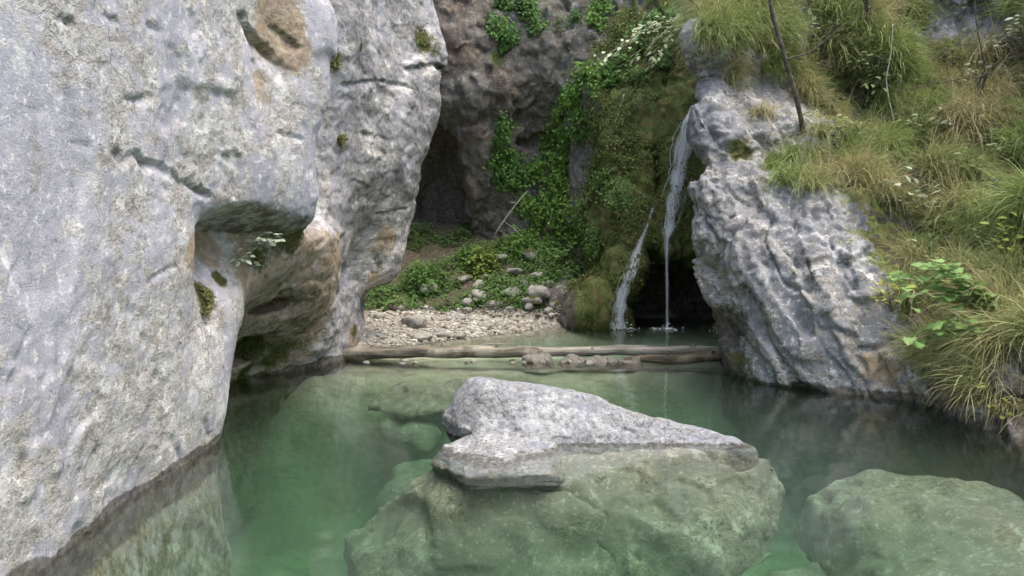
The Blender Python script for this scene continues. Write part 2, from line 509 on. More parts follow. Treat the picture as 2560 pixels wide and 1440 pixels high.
UPP = COMMON + [at(*p) for p in [(440,470,5.75), (500,495,6.1), (560,300,6.2), (560,100,6.2), (640,505,6.8), (700,300,7.0), (705,530,7.25), (800,350,7.65), (797,490,7.75), (832,250,7.85), (832,60,7.85), (700,100,7.0),
    (640,400,6.7), (560,430,6.35)]] + [dirp(-2.5, 8.35, 2.6), dirp(-2.5, 8.35, 3.4), dirp(-2.45, 8.4, 4.4), dirp(-1.9, 7.6, 6), dirp(-2.1, 7.2, 8), dirp(-2.35, 6.5, 1.2), dirp(-2.1, 7.7, 1.3)]
def mk(lst):
    A = np.array(lst); return rbf(A[:, 1:3], A[:, 0], 0.003)
fL, fU = mk(LOW), mk(UPP)
LO_L, HI_L, H_L = (-4.2, 2.2, -1.6), (-0.6, 13.6, 6.8), 0.043

def d_left(X, Y, Z):
    Y2, Z2 = np.meshgrid(Y.ravel(), Z.ravel(), indexing='ij')
    zl = 1.80 + 0.07 * np.sin(Y2 * 2.1)
    k = sstep(zl - 0.10, zl + 0.16, Z2)
    f = np.clip(fL(Y2, Z2), -3.9, -0.7) * (1 - k) + np.clip(fU(Y2, Z2), -3.9, -0.7) * k
    fy, fz = np.gradient(f, H_L)
    g = np.sqrt(1 + np.minimum(fy ** 2 + fz ** 2, 8))
    D = (X - f[None]) / g[None]
    D = smax(D, (Y - 13.0 + 0.15 * (Z - 2)) + 0 * X, 0.3)
    for (px, py, yy, r) in [(930,742,12.35,(.45,.45,.22)), (1090,215,12.75,(.25,.5,.22)),
                            (655,765,8.9,(.3,.5,.10)), (650,880,9.3,(.5,.5,.2))]:
        c = at(px, py, yy)
        D = smax(D, -blob(c, r, X, Y, Z), 0.06)
    return D

def low_left(P):
    W = P + 0.25 * np.stack([perlin(P * 0.9, 1), perlin(P * 0.9, 2), perlin(P * 0.9, 3)], 1)
    far = sstep(7.0, 10.0, P[:, 1])
    d = 0.07 * perlin(W * 0.55, 4) - 0.014 * (0.2 + 1.0 * far) * ridged(W * np.array([1.1, 1.1, 1.5]), 2, 7) + 0.007 * (0.5 + far) * perlin(W * 2.4, 9)
    return d

def wallY(px): return 2.4 * FPX / (1280 - px)
DENTS = [([(618,40,6.5), (632,80,6.6), (665,118,6.8), (720,165,7.05)], .07, .16), ([(700,70,6.95), (735,110,7.15)], .045, .07), ([(640,150,6.7), (660,190,6.75)], .04, .05)]
for pl_, w_, dp_ in [([(283,372), (300,395), (330,380), (352,402)], .030, .05), ([(352,402), (400,420), (440,452), (505,492)], .032, .07), ([(150,40), (170,55)], .022, .05), ([(255,38), (280,50)], .018, .04), ([(305,244), (325,250), (365,236)], .020, .05),
                     ([(195,355), (225,368)], .020, .04), ([(95,480), (105,520), (112,580)], .014, .03), ([(440,660), (400,675), (370,700)], .016, .025), ([(330,690), (335,730)], .03, .03), ([(500,380), (520,400)], .02, .03), ([(60,830), (30,900), (10,960)], .02, .03), ([(590,330), (620,345)], .025, .03),
                     ([(350,60), (375,75)], .02, .03), ([(520,1050), (530,1085)], .03, .04), ([(440,1090), (470,1150)], .04, .03), ([(20,700), (60,640)], .015, .025), ([(250,820), (200,880), (160,960)], .012, .02)]:
    DENTS.append(([(a_, b_, wallY(a_) + 0.02) for a_, b_ in pl_], w_, dp_))
DENTS += [([(860,210,9.7), (930,200,10.8), (1000,215,11.4)], .035, .06), ([(900,330,10.4), (960,345,11.0)], .035, .05), ([(1000,170,11.5), (1060,160,12.1), (1120,185,12.5)], .06, .12), ([(880,450,10.3), (930,470,10.9)], .03, .05), ([(960,530,11.5), (1010,520,12.2)], .04, .08)]
def dents(v):
    d = np.zeros(len(v)); 
    for pl_, w_, dp_ in DENTS:
        P = np.array([at(*q) for q in pl_]); c_ = P.mean(0); R_ = np.linalg.norm(P - c_, axis=1).max() + 3.5 * w_ + 0.35
        m = np.nonzero(((v - c_) ** 2).sum(1) < R_ * R_)[0]
        if len(m) == 0: continue
        q = v[m]; best = np.full(len(m), 9.0); dz = np.zeros(len(m))
        for a_, b_ in zip(P[:-1], P[1:]):
            u = np.clip(((q - a_)[:, 1:] @ (b_ - a_)[1:]) / (((b_ - a_)[1:] ** 2).sum() + 1e-9), 0, 1)
            r_ = (q - a_ - u[:, None] * (b_ - a_))[:, 1:]; l_ = np.linalg.norm(r_, axis=1)
            dz = np.where(l_ < best, r_[:, 1], dz); best = np.minimum(best, l_)
        best = best + 0.7 * w_ * perlin(q * (0.4 / w_), 51) + 0.35 * w_ * perlin(q * (1.2 / w_), 52)
        # a chipped ledge: the upper edge breaks off sharply, below it the rock comes out again slowly
        we = w_ * np.where(dz > 0, 0.55, 2.6)
        d[m] -= dp_ * (0.55 + 0.6 * perlin(q * 5.0, 53)) * np.where(dz > 0, sstep(1.0, 0.55, best / we), np.clip(1 - best / we, 0, 1) ** 1.4)
    return d

def fine_left(v, n):
    far = sstep(6.5, 9.5, v[:, 1])
    W = v + 0.06 * np.stack([perlin(v * 2.5, 21), perlin(v * 2.5, 22), perlin(v * 2.5, 23)], 1)
    patch = sstep(0.05, 0.28, perlin(v * np.array([0.9, 0.9, 0.7]), 20) + 0.3 * perlin(v * 3.0, 19))
    rough = 0.10 + 0.90 * np.maximum(patch, 0.7 * far)
    d = 0.030 * (0.7 + 0.9 * far) * facets(W * np.array([0.75, 0.75, 0.6]), 1, 60, 0.7)
    d = d + (0.008 + 0.011 * far) * rough * facets(W * np.array([2.2, 2.2, 2.8]), 2, 90, 0.9)
    d = d + 0.010 * rough * facets(W * np.array([5.0, 5.0, 6.5]), 3, 90, 0.9)
    d = d + 0.004 * perlin(W * 17, 29) + far * 0.014 * perlin(W * np.array([1.6, 1.6, 8.0]), 39)
    return d + dents(v)

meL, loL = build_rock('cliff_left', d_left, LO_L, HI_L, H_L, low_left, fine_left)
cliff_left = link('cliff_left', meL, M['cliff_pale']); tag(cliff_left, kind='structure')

# ---- right cliff : height over a plane that runs from back left to front right
ES, EN = np.array([0.80, -0.60, 0]), np.array([-0.60, -0.80, 0])
RP = [at(*p) for p in [(1835,935,10.2), (1950,965,9.36), (2100,985,8.87), (2280,1005,8.43), (2400,1040,7.76), (2560,1095,6.9),
    (1800,700,10.0), (1830,830,10.1), (1795,480,10.1), (1900,600,9.6), (1900,490,10.0), (2050,700,9.2), (2100,500,9.9), (2200,900,8.65), (2200,750,9.0), (2220,600,9.5), (2280,940,8.45),
    (2300,700,9.0), (2400,900,8.0), (2500,960,7.25), (2400,600,9.3), (2400,400,10.4), (2500,700,8.4), (2550,300,10.8), (2500,100,11.6), (2550,500,9.3), (2550,800,7.7),
    (1760,80,11.0), (1755,250,10.7), (1800,330,10.4), (1850,410,10.25), (1850,200,11.0), (1950,100,11.5), (2000,310,10.9), (1960,370,10.5), (1900,250,10.9), (2150,300,11.3), (2110,230,12.0), (2200,150,11.6),
    (2300,100,12.2), (2400,30,12.3), (2000,20,11.6), (2200,20,12.0), (2050,430,10.4), (2250,400,10.7), (2300,500,10.1)]] + [
    dirp(2.8, 10.4, -1.2), dirp(4.2, 8.5, -1.2), dirp(4.7, 7.0, -1.2), dirp(5.2, 5.5, -1), dirp(5.4, 5.5, 1.0), dirp(6.2, 5.5, 3.0), dirp(5.2, 7.0, 1.2), dirp(7.6, 9.0, 5.5), dirp(5.0, 12.0, 5.6), dirp(3.0, 11.5, 6.0), dirp(5.5, 13, 8), dirp(7.5, 11, 8), dirp(2.9, 12.2, 8)]
RA = np.array(RP)
fR = rbf(np.stack([RA @ ES, RA[:, 2]], 1), RA @ EN, 0.004)
SIDE = np.array([(at(1742,-300,10.7)), at(1742,0,10.7), at(1742,230,10.6), at(1770,380,10.3), at(1793,470,10.1), at(1795,600,10.0), at(1800,720,10.0), at(1832,830,10.1), at(1836,935,10.2)])
LO_R, HI_R, H_R = (1.9, 4.6, -1.6), (8.2, 14.8, 7.6), 0.055
def d_right(X, Y, Z):
    s_ = np.arange(-10, 8, 0.1); z_ = np.asarray(Z).ravel()
    S2, Z2 = np.meshgrid(s_, z_, indexing='ij')
    tab = np.clip(fR(S2, Z2), -14, -6)
    gs, gz = np.gradient(tab, 0.1, H_R)
    g = np.sqrt(1 + np.minimum(gs ** 2 + gz ** 2, 6)); 
    S = (X * ES[0] + Y * ES[1])[:, :, 0]
    q = np.clip((S + 10) / 0.1, 0, len(s_) - 1.01); i0 = q.astype(int); fr = (q - i0)[..., None]
    hh = tab[i0] * (1 - fr) + tab[i0 + 1] * fr
    gg = g[i0]
    D = ((X * EN[0] + Y * EN[1]) - hh) / gg
    xs = np.interp(z_, SIDE[::-1, 2], SIDE[::-1, 0])[None, None, :]
    D = smax(D, (xs - X) + 0.30 * np.maximum(Y - 10.5, 0), 0.16)
    for (px, py, yy, r) in [(2110,235,11.6,(.55,.5,.28)), (2430,970,7.5,(.35,.3,.2)), (2530,1040,7.0,(.3,.3,.12))]:
        D = smax(D, -blob(at(px, py, yy), r, X, Y, Z), 0.1)
    return D

def diag(v):
    # ribs that run from upper left to lower right across the face
    s = v @ ES; t_ = v[:, 2]; n_ = v @ EN
    a_ = R(-62)
    along = s * math.cos(a_) + t_ * math.sin(a_); across = -s * math.sin(a_) + t_ * math.cos(a_)
    return np.stack([along * 0.33, across, n_ * 0.6], 1)

def low_right(P):
    W = P + 0.22 * np.stack([perlin(P * 1.1, 1), perlin(P * 1.1, 2), perlin(P * 1.1, 3)], 1)
    face = sstep(2.6, 1.8, P[:, 2]) * sstep(4.9, 4.2, P[:, 0])
    d = 0.14 * perlin(W * 0.7, 44) - 0.03 * ridged(W * 1.3, 2, 47) + 0.03 * perlin(W * 2.6, 49)
    d = d - face * 0.05 * ridged(diag(W) * 2.2, 2, 50)
    # ledges on the grassy slope
    d = d + (1 - face) * 0.10 * np.sin(W[:, 2] * 5.2 + 2 * perlin(W * 0.5, 52))
    return d

def fine_right(v, n):
    face = sstep(2.9, 2.0, v[:, 2]) * sstep(5.2, 4.4, v[:, 0])
    up = sstep(0.7, 1.6, v[:, 2])
    W = v + 0.05 * np.stack([perlin(v * 3, 21), perlin(v * 3, 22), perlin(v * 3, 23)], 1)
    G = diag(W)
    gash = sstep(0.92, 0.99, 1 - np.abs(perlin(G * 2.6, 60)))
    d = 0.075 * facets(G * 1.7, 4, 50, 0.8) + 0.050 * facets(G * 4.2, 5, 50, 0.9) + 0.013 * (0.5 + up) * facets(W * 8.0, 6, 40, 0.9)
    d = d - 0.06 * gash * face + 0.010 * perlin(W * 16, 67)
    pit = np.maximum(0, perlin(W * 5.0, 68) - 0.22); pit2 = np.maximum(0, perlin(W * 9.0, 69) - 0.22)
    pm = sstep(-0.1, 0.3, perlin(v * 0.9, 62))
    return d - 0.15 * up * pit * pm - 0.05 * (0.3 + up) * pit2 * (1.2 - pm)

meR, loR = build_rock('cliff_right', d_right, LO_R, HI_R, H_R, low_right, fine_right)
cliff_right = link('cliff_right', meR, M['cliff_karst']); tag(cliff_right, kind='structure')

# ---- back cliff : Y = g(X, Z)
BP = [at(*p) for p in [(1020,300,17.8), (1020,500,18.6), (1020,600,18.6), (1120,80,16.6), (1150,250,16.8), (1130,400,17.6), (1100,520,18.6), (1180,520,17.8), (1200,420,17.2), (1250,300,17.0), (1250,100,16.9), (1230,600,17.9),
    (1330,450,17.6), (1340,330,17.5), (1330,200,16.9), (1400,80,16.9), (1400,250,17.1), (1480,50,16.9), (1420,420,17.0), (1350,560,17.5), (1450,500,16.6), (1440,620,16.7), (1470,700,16.2),
    (1500,250,16.3), (1560,120,16.2), (1540,330,15.8), (1560,450,15.35), (1600,540,14.95), (1530,580,15.3), (1470,740,14.75), (1450,800,14.6), (1540,700,14.6), (1520,800,14.55), (1590,640,14.7), (1600,780,14.75),
    (1650,150,15.9), (1720,80,15.7), (1720,230,15.35), (1700,400,15.1), (1670,500,14.9), (1680,590,14.7), (1760,450,15.0), (1760,580,14.85), (1800,300,15.3), (1820,500,14.9), (1650,300,15.4), (1850,100,15.5),
    (1780,640,14.8), (1700,640,14.8)]] + [dirp(-3.4, 16.8, 1), dirp(-3.4, 16.5, 5), dirp(-5, 14.0, 1), dirp(-5, 14, 6), dirp(0, 17.4, 8.5), dirp(3, 16.5, 8.5), dirp(-3, 16.5, 8.5), dirp(-1, 18.3, -0.5), dirp(1.2, 15.2, -0.5), dirp(3, 15.2, -0.5),
    dirp(6, 14.5, 1), dirp(6, 15.5, 6)]
BA = np.array(BP)
fB = rbf(BA[:, [0, 2]], BA[:, 1], 0.006)
LO_B, HI_B, H_B = (-5.4, 13.4, -0.6), (5.4, 19.8, 8.2), 0.078
def d_back(X, Y, Z):
    X2, Z2 = np.meshgrid(X.ravel(), Z.ravel(), indexing='ij')
    f = np.clip(fB(X2, Z2), 13.7, 19.4)
    fx, fz = np.gradient(f, H_B)
    g = np.sqrt(1 + np.minimum(fx ** 2 + fz ** 2, 6))
    D = (f[:, None, :] - Y) / g[:, None, :]
    for (px, py, yy, r) in [(1800,720,15.7,(.7,2.0,.8)), (1638,400,15.3,(.16,.9,.62)), (1675,205,15.6,(.34,.7,.11)), (1440,585,16.6,(.22,.6,.22)), (1500,660,15.5,(.2,.6,.3)),
                            (1085,490,17.9,(.95,1.45,1.7)), (1330,355,17.4,(.55,.45,.14)), (1090,420,17.6,(.25,.5,.5))]:
        D = smax(D, -blob(at(px, py, yy), r, X, Y, Z), 0.12)
    # the dark cave behind the falls
    cave = at(1690, 765, 14.7) + np.array([0, 0.9, 0])
    # rounded mossy apron between the two falls
    for (px, py, yy, r) in [(1500,790,14.75,(.42,.4,.5)), (1555,690,14.9,(.26,.35,.5)), (1580,560,15.1,(.3,.35,.5)), (1700,480,15.15,(.28,.35,.62)), (1560,400,15.7,(.35,.3,.8))]:
        D = smin(D, blob(at(px, py, yy), r, X, Y, Z), 0.15)
    D = smax(D, -blob(cave, (1.08, 2.6, 1.0), X, Y, Z), 0.08)
    D = smax(D, -blob(at(1640, 655, 14.7) + np.array([0, .6, 0]), (.34, 1.3, .42), X, Y, Z), 0.08)
    return D
def low_back(P):
    W = P + 0.3 * np.stack([perlin(P * 0.8, 1), perlin(P * 0.8, 2), perlin(P * 0.8, 3)], 1)
    return 0.16 * perlin(W * 0.7, 84) - 0.05 * ridged(W * np.array([1.2, 1.2, 0.8]), 2, 87) + 0.05 * perlin(W * np.array([2.4, 2.4, 1.6]), 89)
def fine_back(v, n):
    tufa = sstep(16.4, 15.2, v[:, 1]) * sstep(0.6, 1.6, v[:, 0])
    W = v + 0.07 * np.stack([perlin(v * 2.5, 21), perlin(v * 2.5, 22), perlin(v * 2.5, 23)], 1)
    d = 0.08 * facets(W * np.array([0.9, 0.9, 0.5]), 7, 60, 0.8) + 0.06 * facets(W * np.array([2.6, 2.6, 1.1]), 8, 70, 0.9) + 0.03 * facets(W * np.array([5.0, 5.0, 3.6]), 9, 50, 0.9) + 0.015 * perlin(W * 9, 94)
    soft = 0.04 * ridged(W * np.array([1.8, 1.8, 1.6]), 3, 90) + 0.035 * perlin(W * 5, 93) + 0.02 * perlin(W * 11, 94)
    drape = 0.09 * ridged(W * np.array([3.2, 3.2, 0.45]), 2, 95) + 0.05 * perlin(W * np.array([9, 9, 3.0]), 97)
    return d * (1 - tufa) + tufa * (soft + drape)
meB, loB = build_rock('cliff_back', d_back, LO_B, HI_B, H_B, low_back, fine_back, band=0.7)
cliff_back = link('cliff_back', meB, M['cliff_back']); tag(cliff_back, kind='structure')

# ---- one search tree over the terrain, used to set plants and stones on what carries them
def tree_of(me):
    v, _ = get_vn(me)
    n = len(me.polygons); q = np.empty(n * 4, np.int32); me.polygons.foreach_get('vertices', q)
    return v, q.reshape(-1, 4)
TV, TF, TO = [], [], []
off = 0
for k, me in (('cliff_left', loL), ('cliff_right', loR), ('cliff_back', loB), ('ground', ground.data)):
    v, f = tree_of(me); TV.append(v); TF.append(f + off); off += len(v); TO += [k] * len(f)
TV = np.concatenate(TV); TF = np.concatenate(TF)
BVH = BVHTree.FromPolygons(TV.tolist(), TF.tolist())
def hit(px, py):
    d = Vector(raydir(px, py)).normalized()
    p, n, i, dist = BVH.ray_cast(Vector(CAMP), d)
    if p is None: return None
    if n.dot(d) > 0: n = -n
    return np.array(p), np.array(n), TO[i]
def drop(x, y, z=6.0):
    p, n, i, dist = BVH.ray_cast(Vector((x, y, z)), Vector((0, 0, -1)))
    return None if p is None else np.array(p)

# ---- mineral, moss and damp patches, and shade painted into the back hollows
def hp(px, py):
    h = hit(px, py); return h[0] if h else at(px, py, 12)
def sp_list(lst, owner=None):
    o = []
    for (px, py, r, a) in lst:
        h = hit(px, py)
        if h: o.append((h[0], r, a))
    return o
def nz(v, f, s): return fbm(v * f, 3, s)

v, n = CL['cliff_left']
moss = spots(v, sp_list([(835,150,.16,.9), (845,350,.13,.7), (905,120,.12,.7), (1060,100,.35,.7), (510,735,.28,.75), (730,590,.4,.7), (640,650,.25,.6), (620,870,.35,.75), (690,880,.5,.55), (840,830,.2,.5), (610,930,.3,.7), (945,645,.35,.45), (880,830,.25,.6), (550,700,.2,.6)]))
och = spots(v, sp_list([(690,60,.55,.9), (735,120,.35,.85), (650,220,.3,.55), (490,632,.25,1.0), (510,625,.30,1.0), (640,700,.6,.5), (960,600,.5,.55), (930,690,.4,.45), (545,780,.3,.4), (740,760,.4,.5), (880,850,.5,.55)]))
wet = 0.95 * sstep(0.10, 0.0, v[:, 2] - 0.07 * nz(v, 1.6, 70)) * sstep(-0.35, -0.1, v[:, 2]) + 0.45 * sstep(-0.2, -0.9, n[:, 2]) * sstep(6, 7, v[:, 1])  # damp band at the waterline; downward-facing rock is darker too
wht = spots(v, sp_list([(500,300,.5,.40), (560,380,.55,.45), (560,230,.4,.4), (500,950,.6,.5), (430,920,.3,.45), (560,1000,.4,.45), (720,420,.4,.45), (700,220,.25,.5), (330,850,.25,.35), (300,1200,.3,.4), (430,1080,.3,.45), (640,400,.3,.3), (200,930,.3,.3), (480,1080,.3,.4)]))
och = np.maximum(och, 0.42 * sstep(0.0, -0.2, v[:, 2]))
och = np.maximum(och, 0.52 * sstep(6.9, 7.4, v[:, 1]) * sstep(10.9, 10.2, v[:, 1]) * sstep(2.0, 1.7, v[:, 2]))
moss = np.maximum(moss, 0.40 * sstep(-0.05, -0.4, v[:, 2]))
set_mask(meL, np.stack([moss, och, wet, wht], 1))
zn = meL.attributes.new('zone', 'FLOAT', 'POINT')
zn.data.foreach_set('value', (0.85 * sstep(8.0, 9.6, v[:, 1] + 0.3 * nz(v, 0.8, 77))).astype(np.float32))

v, n = CL['cliff_right']
slope = (0.35 + 0.65 * sstep(3.7, 4.6, v[:, 0])) * sstep(0.05, 0.45, n[:, 2] + 0.35 * nz(v, 0.9, 71)) * sstep(1.2, 2.2, v[:, 2] + 0.75 * (v[:, 0] - 3.4))
earth = np.maximum(slope * 0.6, sstep(4.1, 4.4, v[:, 0] + 0.15 * nz(v, 1.2, 76)) * 0.95)
slope = slope * (1 - 0.8 * spots(v, sp_list([(2380,60,.9,1.0), (2480,60,.8,1.0), (2300,60,.5,1.0)])))
moss = np.maximum(slope * 0.85, spots(v, sp_list([(1845,380,.4,.6), (1800,330,.3,.3), (1850,900,.3,.45), (2000,610,.3,.25), (1940,640,.2,.2)])))
wet = np.maximum(0.8 * sstep(0.12, 0.0, v[:, 2] - 0.08 * nz(v, 2, 73)), 0.75 * sstep(2.95, 2.8, v[:, 0] + 0.04 * nz(v, 2, 73)) * sstep(1.2, 0.6, v[:, 2]))
earth = earth * (1 - 0.7 * spots(v, sp_list([(2380,60,.9,1.0), (2480,60,.8,1.0), (2300,60,.5,1.0)])))
wet = np.maximum(wet, earth * 0.85)
och = np.maximum(spots(v, sp_list([(2200,920,.5,.5), (2100,850,.35,.35), (2270,980,.3,.5), (1880,880,.3,.4), (2350,560,.4,.4), (2150,330,.5,.3)])), earth * 0.5)
wht = spots(v, sp_list([(1900,400,.8,.35), (1930,270,.4,.3), (1830,460,.5,.35), (1950,700,.4,.35), (2100,520,.5,.4), (2200,640,.5,.35), (2000,740,.4,.25), (2150,300,.3,.4)]))
set_mask(meR, np.stack([moss, och, wet, wht], 1))
zn = meR.attributes.new('zone', 'FLOAT', 'POINT')
zr = np.maximum(0.95 * sstep(3.15, 2.75, v[:, 0] + 0.2 * nz(v, 0.9, 78)) * sstep(1.9, 2.5, v[:, 2]), 0.75 * sstep(0.0, 0.5, nz(v, 0.8, 79) + 0.15) * sstep(0.3, 0.9, v[:, 2]))
zn.data.foreach_set('value', zr.astype(np.float32))

v, n = CL['cliff_back']
tufa = sstep(16.6, 15.6, v[:, 1] + 0.5 * nz(v, 0.8, 74)) * sstep(0.7, 1.6, v[:, 0])
moss = np.maximum(0.95 * tufa, spots(v, sp_list([(1240,150,.4,.6), (1320,200,.3,.4), (1130,300,.6,.25), (1400,480,.8,.6), (1250,60,.5,.5), (1500,130,.6,.5), (1560,50,.8,.6), (1700,100,.6,.8), (1480,300,.6,.6)])))
moss *= 1 - 0.6 * spots(v, sp_list([(1500,280,.4,1), (1480,330,.3,1), (1420,230,.4,1)]))
och = 0.42 * sstep(-0.2, -1.0, v[:, 0]) * sstep(-0.4, 0.3, nz(v, 0.7, 75) + 0.2) + spots(v, sp_list([(1200,330,.7,.3), (1150,150,.6,.35)]))
wet = np.maximum(spots(v, sp_list([(1060,540,1.1,.7), (1100,450,.6,.5), (1330,350,.5,.4)])), spots(v, [(at(1720,770,15.4), 1.25, 1.0), (at(1790,720,16.2), 1.4, 1.0), (at(1700,740,16.6), 1.5, 1.0), (at(1636,405,15.3), .5, 1.0), (at(1700,700,15.5), 1.0, .8)]))  # shade of the cave, slot and hollows, painted dark through the damp channel
wht = spots(v, sp_list([(1440,20,.25,.7), (1410,210,.3,.5), (1340,230,.3,.4), (1460,290,.25,.4), (1420,80,.15,.6)]))
set_mask(meB, np.stack([moss, och, wet, wht], 1))
# ------------------------------------------------------------------ water
def water_mat(name, dens_abs, dens_sc, acol, scol, ripple=0.12):
    t = NT(name)
    t.n.remove(t.b)
    nz1 = t.noise(1.3, 3, 0.5, t.map((1.0, 2.2, 1.0))); nz2 = t.noise(7.0, 3, 0.5, t.map((1.0, 2.6, 1.0)))
    nrm = t.bump(nz2, ripple * 0.6, 0.006, t.bump(nz1, ripple, 0.03))
    fr = t.node('ShaderNodeFresnel', IOR=1.38); t.l.new(nrm, fr.inputs['Normal'])
    gl = t.node('ShaderNodeBsdfGlossy', Roughness=0.015); t.l.new(nrm, gl.inputs['Normal'])
    tr = t.node('ShaderNodeBsdfTransparent', Color=(0.97, 0.985, 0.975))
    mx = t.n.new('ShaderNodeMixShader')
    t.l.new(fr.outputs[0], mx.inputs[0]); t.l.new(tr.outputs[0], mx.inputs[1]); t.l.new(gl.outputs[0], mx.inputs[2])
    t.l.new(mx.outputs[0], t.out.inputs['Surface'])
    va = t.node('ShaderNodeVolumeAbsorption', Color=acol, Density=dens_abs)
    vs2 = t.node('ShaderNodeVolumeScatter', Color=scol, Density=dens_sc, Anisotropy=0.0)
    ad = t.n.new('ShaderNodeAddShader')
    t.l.new(va.outputs[0], ad.inputs[0]); t.l.new(vs2.outputs[0], ad.inputs[1])
    t.l.new(ad.outputs[0], t.out.inputs['Volume'])
    return t.m
M['pool'] = water_mat('pool_water', 0.74, 0.06, (0.535, 0.755, 0.61), (0.82, 0.97, 0.86), 0.22)
M['stream'] = water_mat('stream_water', 0.5, 0.2, (0.5, 0.8, 0.55), (0.7, 0.9, 0.7), 0.25)
def boxmesh(name, lo, hi):
    v = [(x, y, z) for x in (lo[0], hi[0]) for y in (lo[1], hi[1]) for z in (lo[2], hi[2])]
    f = [(0,1,3,2), (4,6,7,5), (0,4,5,1), (2,3,7,6), (0,2,6,4), (1,5,7,3)]
    me = bpy.data.meshes.new(name); me.from_pydata(v, [], f); me.update(); return me
tag(link('pool_water', boxmesh('pool_water', (-4.3, -8.5, -3.5), (7.8, 11.42, 0.0)), M['pool']), kind='structure')
tag(link('stream_water', boxmesh('stream_water', (-2.6, 11.46, -1.0), (5.0, 16.5, 0.10)), M['stream']), kind='structure')

# ------------------------------------------------------------------ stones
def hull_planes(pts):
    bm = bmesh.new()
    for p in pts: bm.verts.new([float(c) for c in p])
    r = bmesh.ops.convex_hull(bm, input=bm.verts[:])
    c = np.mean(np.asarray(pts, float), 0)
    pl = []
    for f in bm.faces:
        nn = np.array(f.normal); p0 = np.array(f.verts[0].co)
        if np.dot(nn, p0 - c) < 0: nn = -nn
        pl.append((nn, float(nn @ p0)))
    bm.free(); return pl

def hull_rock(name, hulls, h, k=0.05, low=(0.04, 1.5), fine=((0.02, 4), (0.01, 11)), seed=0, lv=1, ub=0.05):
    allp = np.concatenate([np.asarray(q, float) for q in hulls])
    lo = allp.min(0) - 0.15 - 2 * h; hi = allp.max(0) + 0.15 + 2 * h
    ax = grid_axes(lo, hi, h)
    X, Y, Z = np.meshgrid(*[a_.astype(np.float32) for a_ in ax], indexing='ij')
    P = np.stack([X.ravel(), Y.ravel(), Z.ravel()], 1)
    D = None
    for q in hulls:
        d = None
        for nn, o in hull_planes(q):
            e = P @ nn.astype(np.float32) - np.float32(o)
            d = e if d is None else smax(d, e, k)
        D = d if D is None else smin(D, d, ub)
    m = np.abs(D) < 0.25
    D[m] += low[0] * fbm(P[m] * low[1], 2, seed)
    V, F = surface_nets(D.reshape(X.shape), lo, h)
    me = mesh_np(name, V, F)
    me2 = subdiv(me, lv) if lv else me
    v, n = get_vn(me2)
    d = 0
    for i, (a_, f_) in enumerate(fine):
        d = d + a_ * (perlin(v * f_, seed + 60 + i) if i else ridged(v * f_, 2, seed + 60))
    me2.vertices.foreach_set('co', (v + n * np.asarray(d)[:, None].astype(np.float32)).ravel()); me2.update()
    me2.polygons.foreach_set('use_smooth', np.ones(len(me2.polygons), bool))
    return me2

def recenter(me):
    v, _ = get_vn(me)
    c = np.array([(v[:, 0].min() + v[:, 0].max()) / 2, (v[:, 1].min() + v[:, 1].max()) / 2, v[:, 2].min()])
    me.vertices.foreach_set('co', (v - c.astype(np.float32)).ravel()); me.update()
    return c

# the grey boulder in the middle of the pool
hA = [at(1172,947,7.05), at(1215,950,7.2), at(1262,952,7.0), at(1335,962,6.98), at(1462,980,6.92), at(1595,1032,6.82), at(1340,963,7.25), at(1460,984,7.15), at(1098,1040,7.0), at(1206,962,6.86), at(1190,1082,6.66), at(1105,1062,7.02),
      dirp(0.0, 6.62, -0.02), dirp(1.05, 6.60, -0.02), dirp(-0.30, 6.72, 0.0), dirp(-0.35, 7.5, -0.6), dirp(0.4, 7.9, -0.9), dirp(1.3, 7.6, -0.9), dirp(1.4, 6.5, -0.3), dirp(0.0, 6.5, -0.3), dirp(1.4, 6.8, -1.2), dirp(0.1, 6.8, -1.2), dirp(1.15, 7.3, 0.0)]
hB = [at(1560,1022,6.84), at(1600,1032,6.82), at(1750,1068,6.75), at(1892,1113,6.66), at(1480,1000,6.9), at(1600,1036,7.05), at(1750,1072,6.95), dirp(0.8, 6.6, -0.02), dirp(1.95, 6.60, -0.01), dirp(2.08, 6.6, -0.2), dirp(2.0, 6.9, -0.3), dirp(1.2, 7.4, -0.4), dirp(1.0, 6.5, -0.3), dirp(1.9, 6.5, -0.35), dirp(1.8, 7.0, -0.9)]
hC = [at(1108,1112,6.55), at(1190,1083,6.70), at(1240,1090,6.62), at(1105,1128,6.42), at(1215,1178,5.93), at(1300,1160,6.1), dirp(0.35, 6.55, 0.02), dirp(-0.64, 6.3, -0.10), dirp(-0.32, 5.88, -0.08), dirp(0.3, 6.0, -0.08), dirp(-0.7, 6.6, -0.15),
      dirp(-0.55, 6.6, -0.34), dirp(-0.3, 6.3, -0.34), dirp(0.3, 6.35, -0.34), dirp(0.7, 6.9, -0.5)]
def boulder_mask(me, ofs=(0, 0, 0), wetz=0.03, moss=0.0):
    v, n = get_vn(me); v = v + np.asarray(ofs, np.float32)
    wet = 0.0 * v[:, 0]
    och = 0.8 * sstep(0.02, -0.10, v[:, 2] + 0.03 * perlin(v * 3, 5))
    wht = 0.0 * wet
    ms = moss * sstep(0.2, 0.8, n[:, 2] + 0.5 * perlin(v * 2, 8))
    set_mask(me, np.stack([ms, och, wet, wht], 1))
meb = hull_rock('boulder', [hA, hB, hC], 0.026, 0.004, (0.008, 1.6), ((0.003, 3.5), (0.006, 9), (0.005, 22)), 3, 1, 0.012)
v, n = get_vn(meb)
meb.vertices.foreach_set('co', (v + n * (0.010 * facets(v * 2.2, 11, 60, 0.7) + 0.006 * facets(v * 7.0, 12, 40, 0.8))[:, None]).astype(np.float32).ravel()); meb.update()
v, n = get_vn(meb)
och = 0.45 * sstep(0.0, -0.10, v[:, 2] + 0.03 * perlin(v * 3, 5))
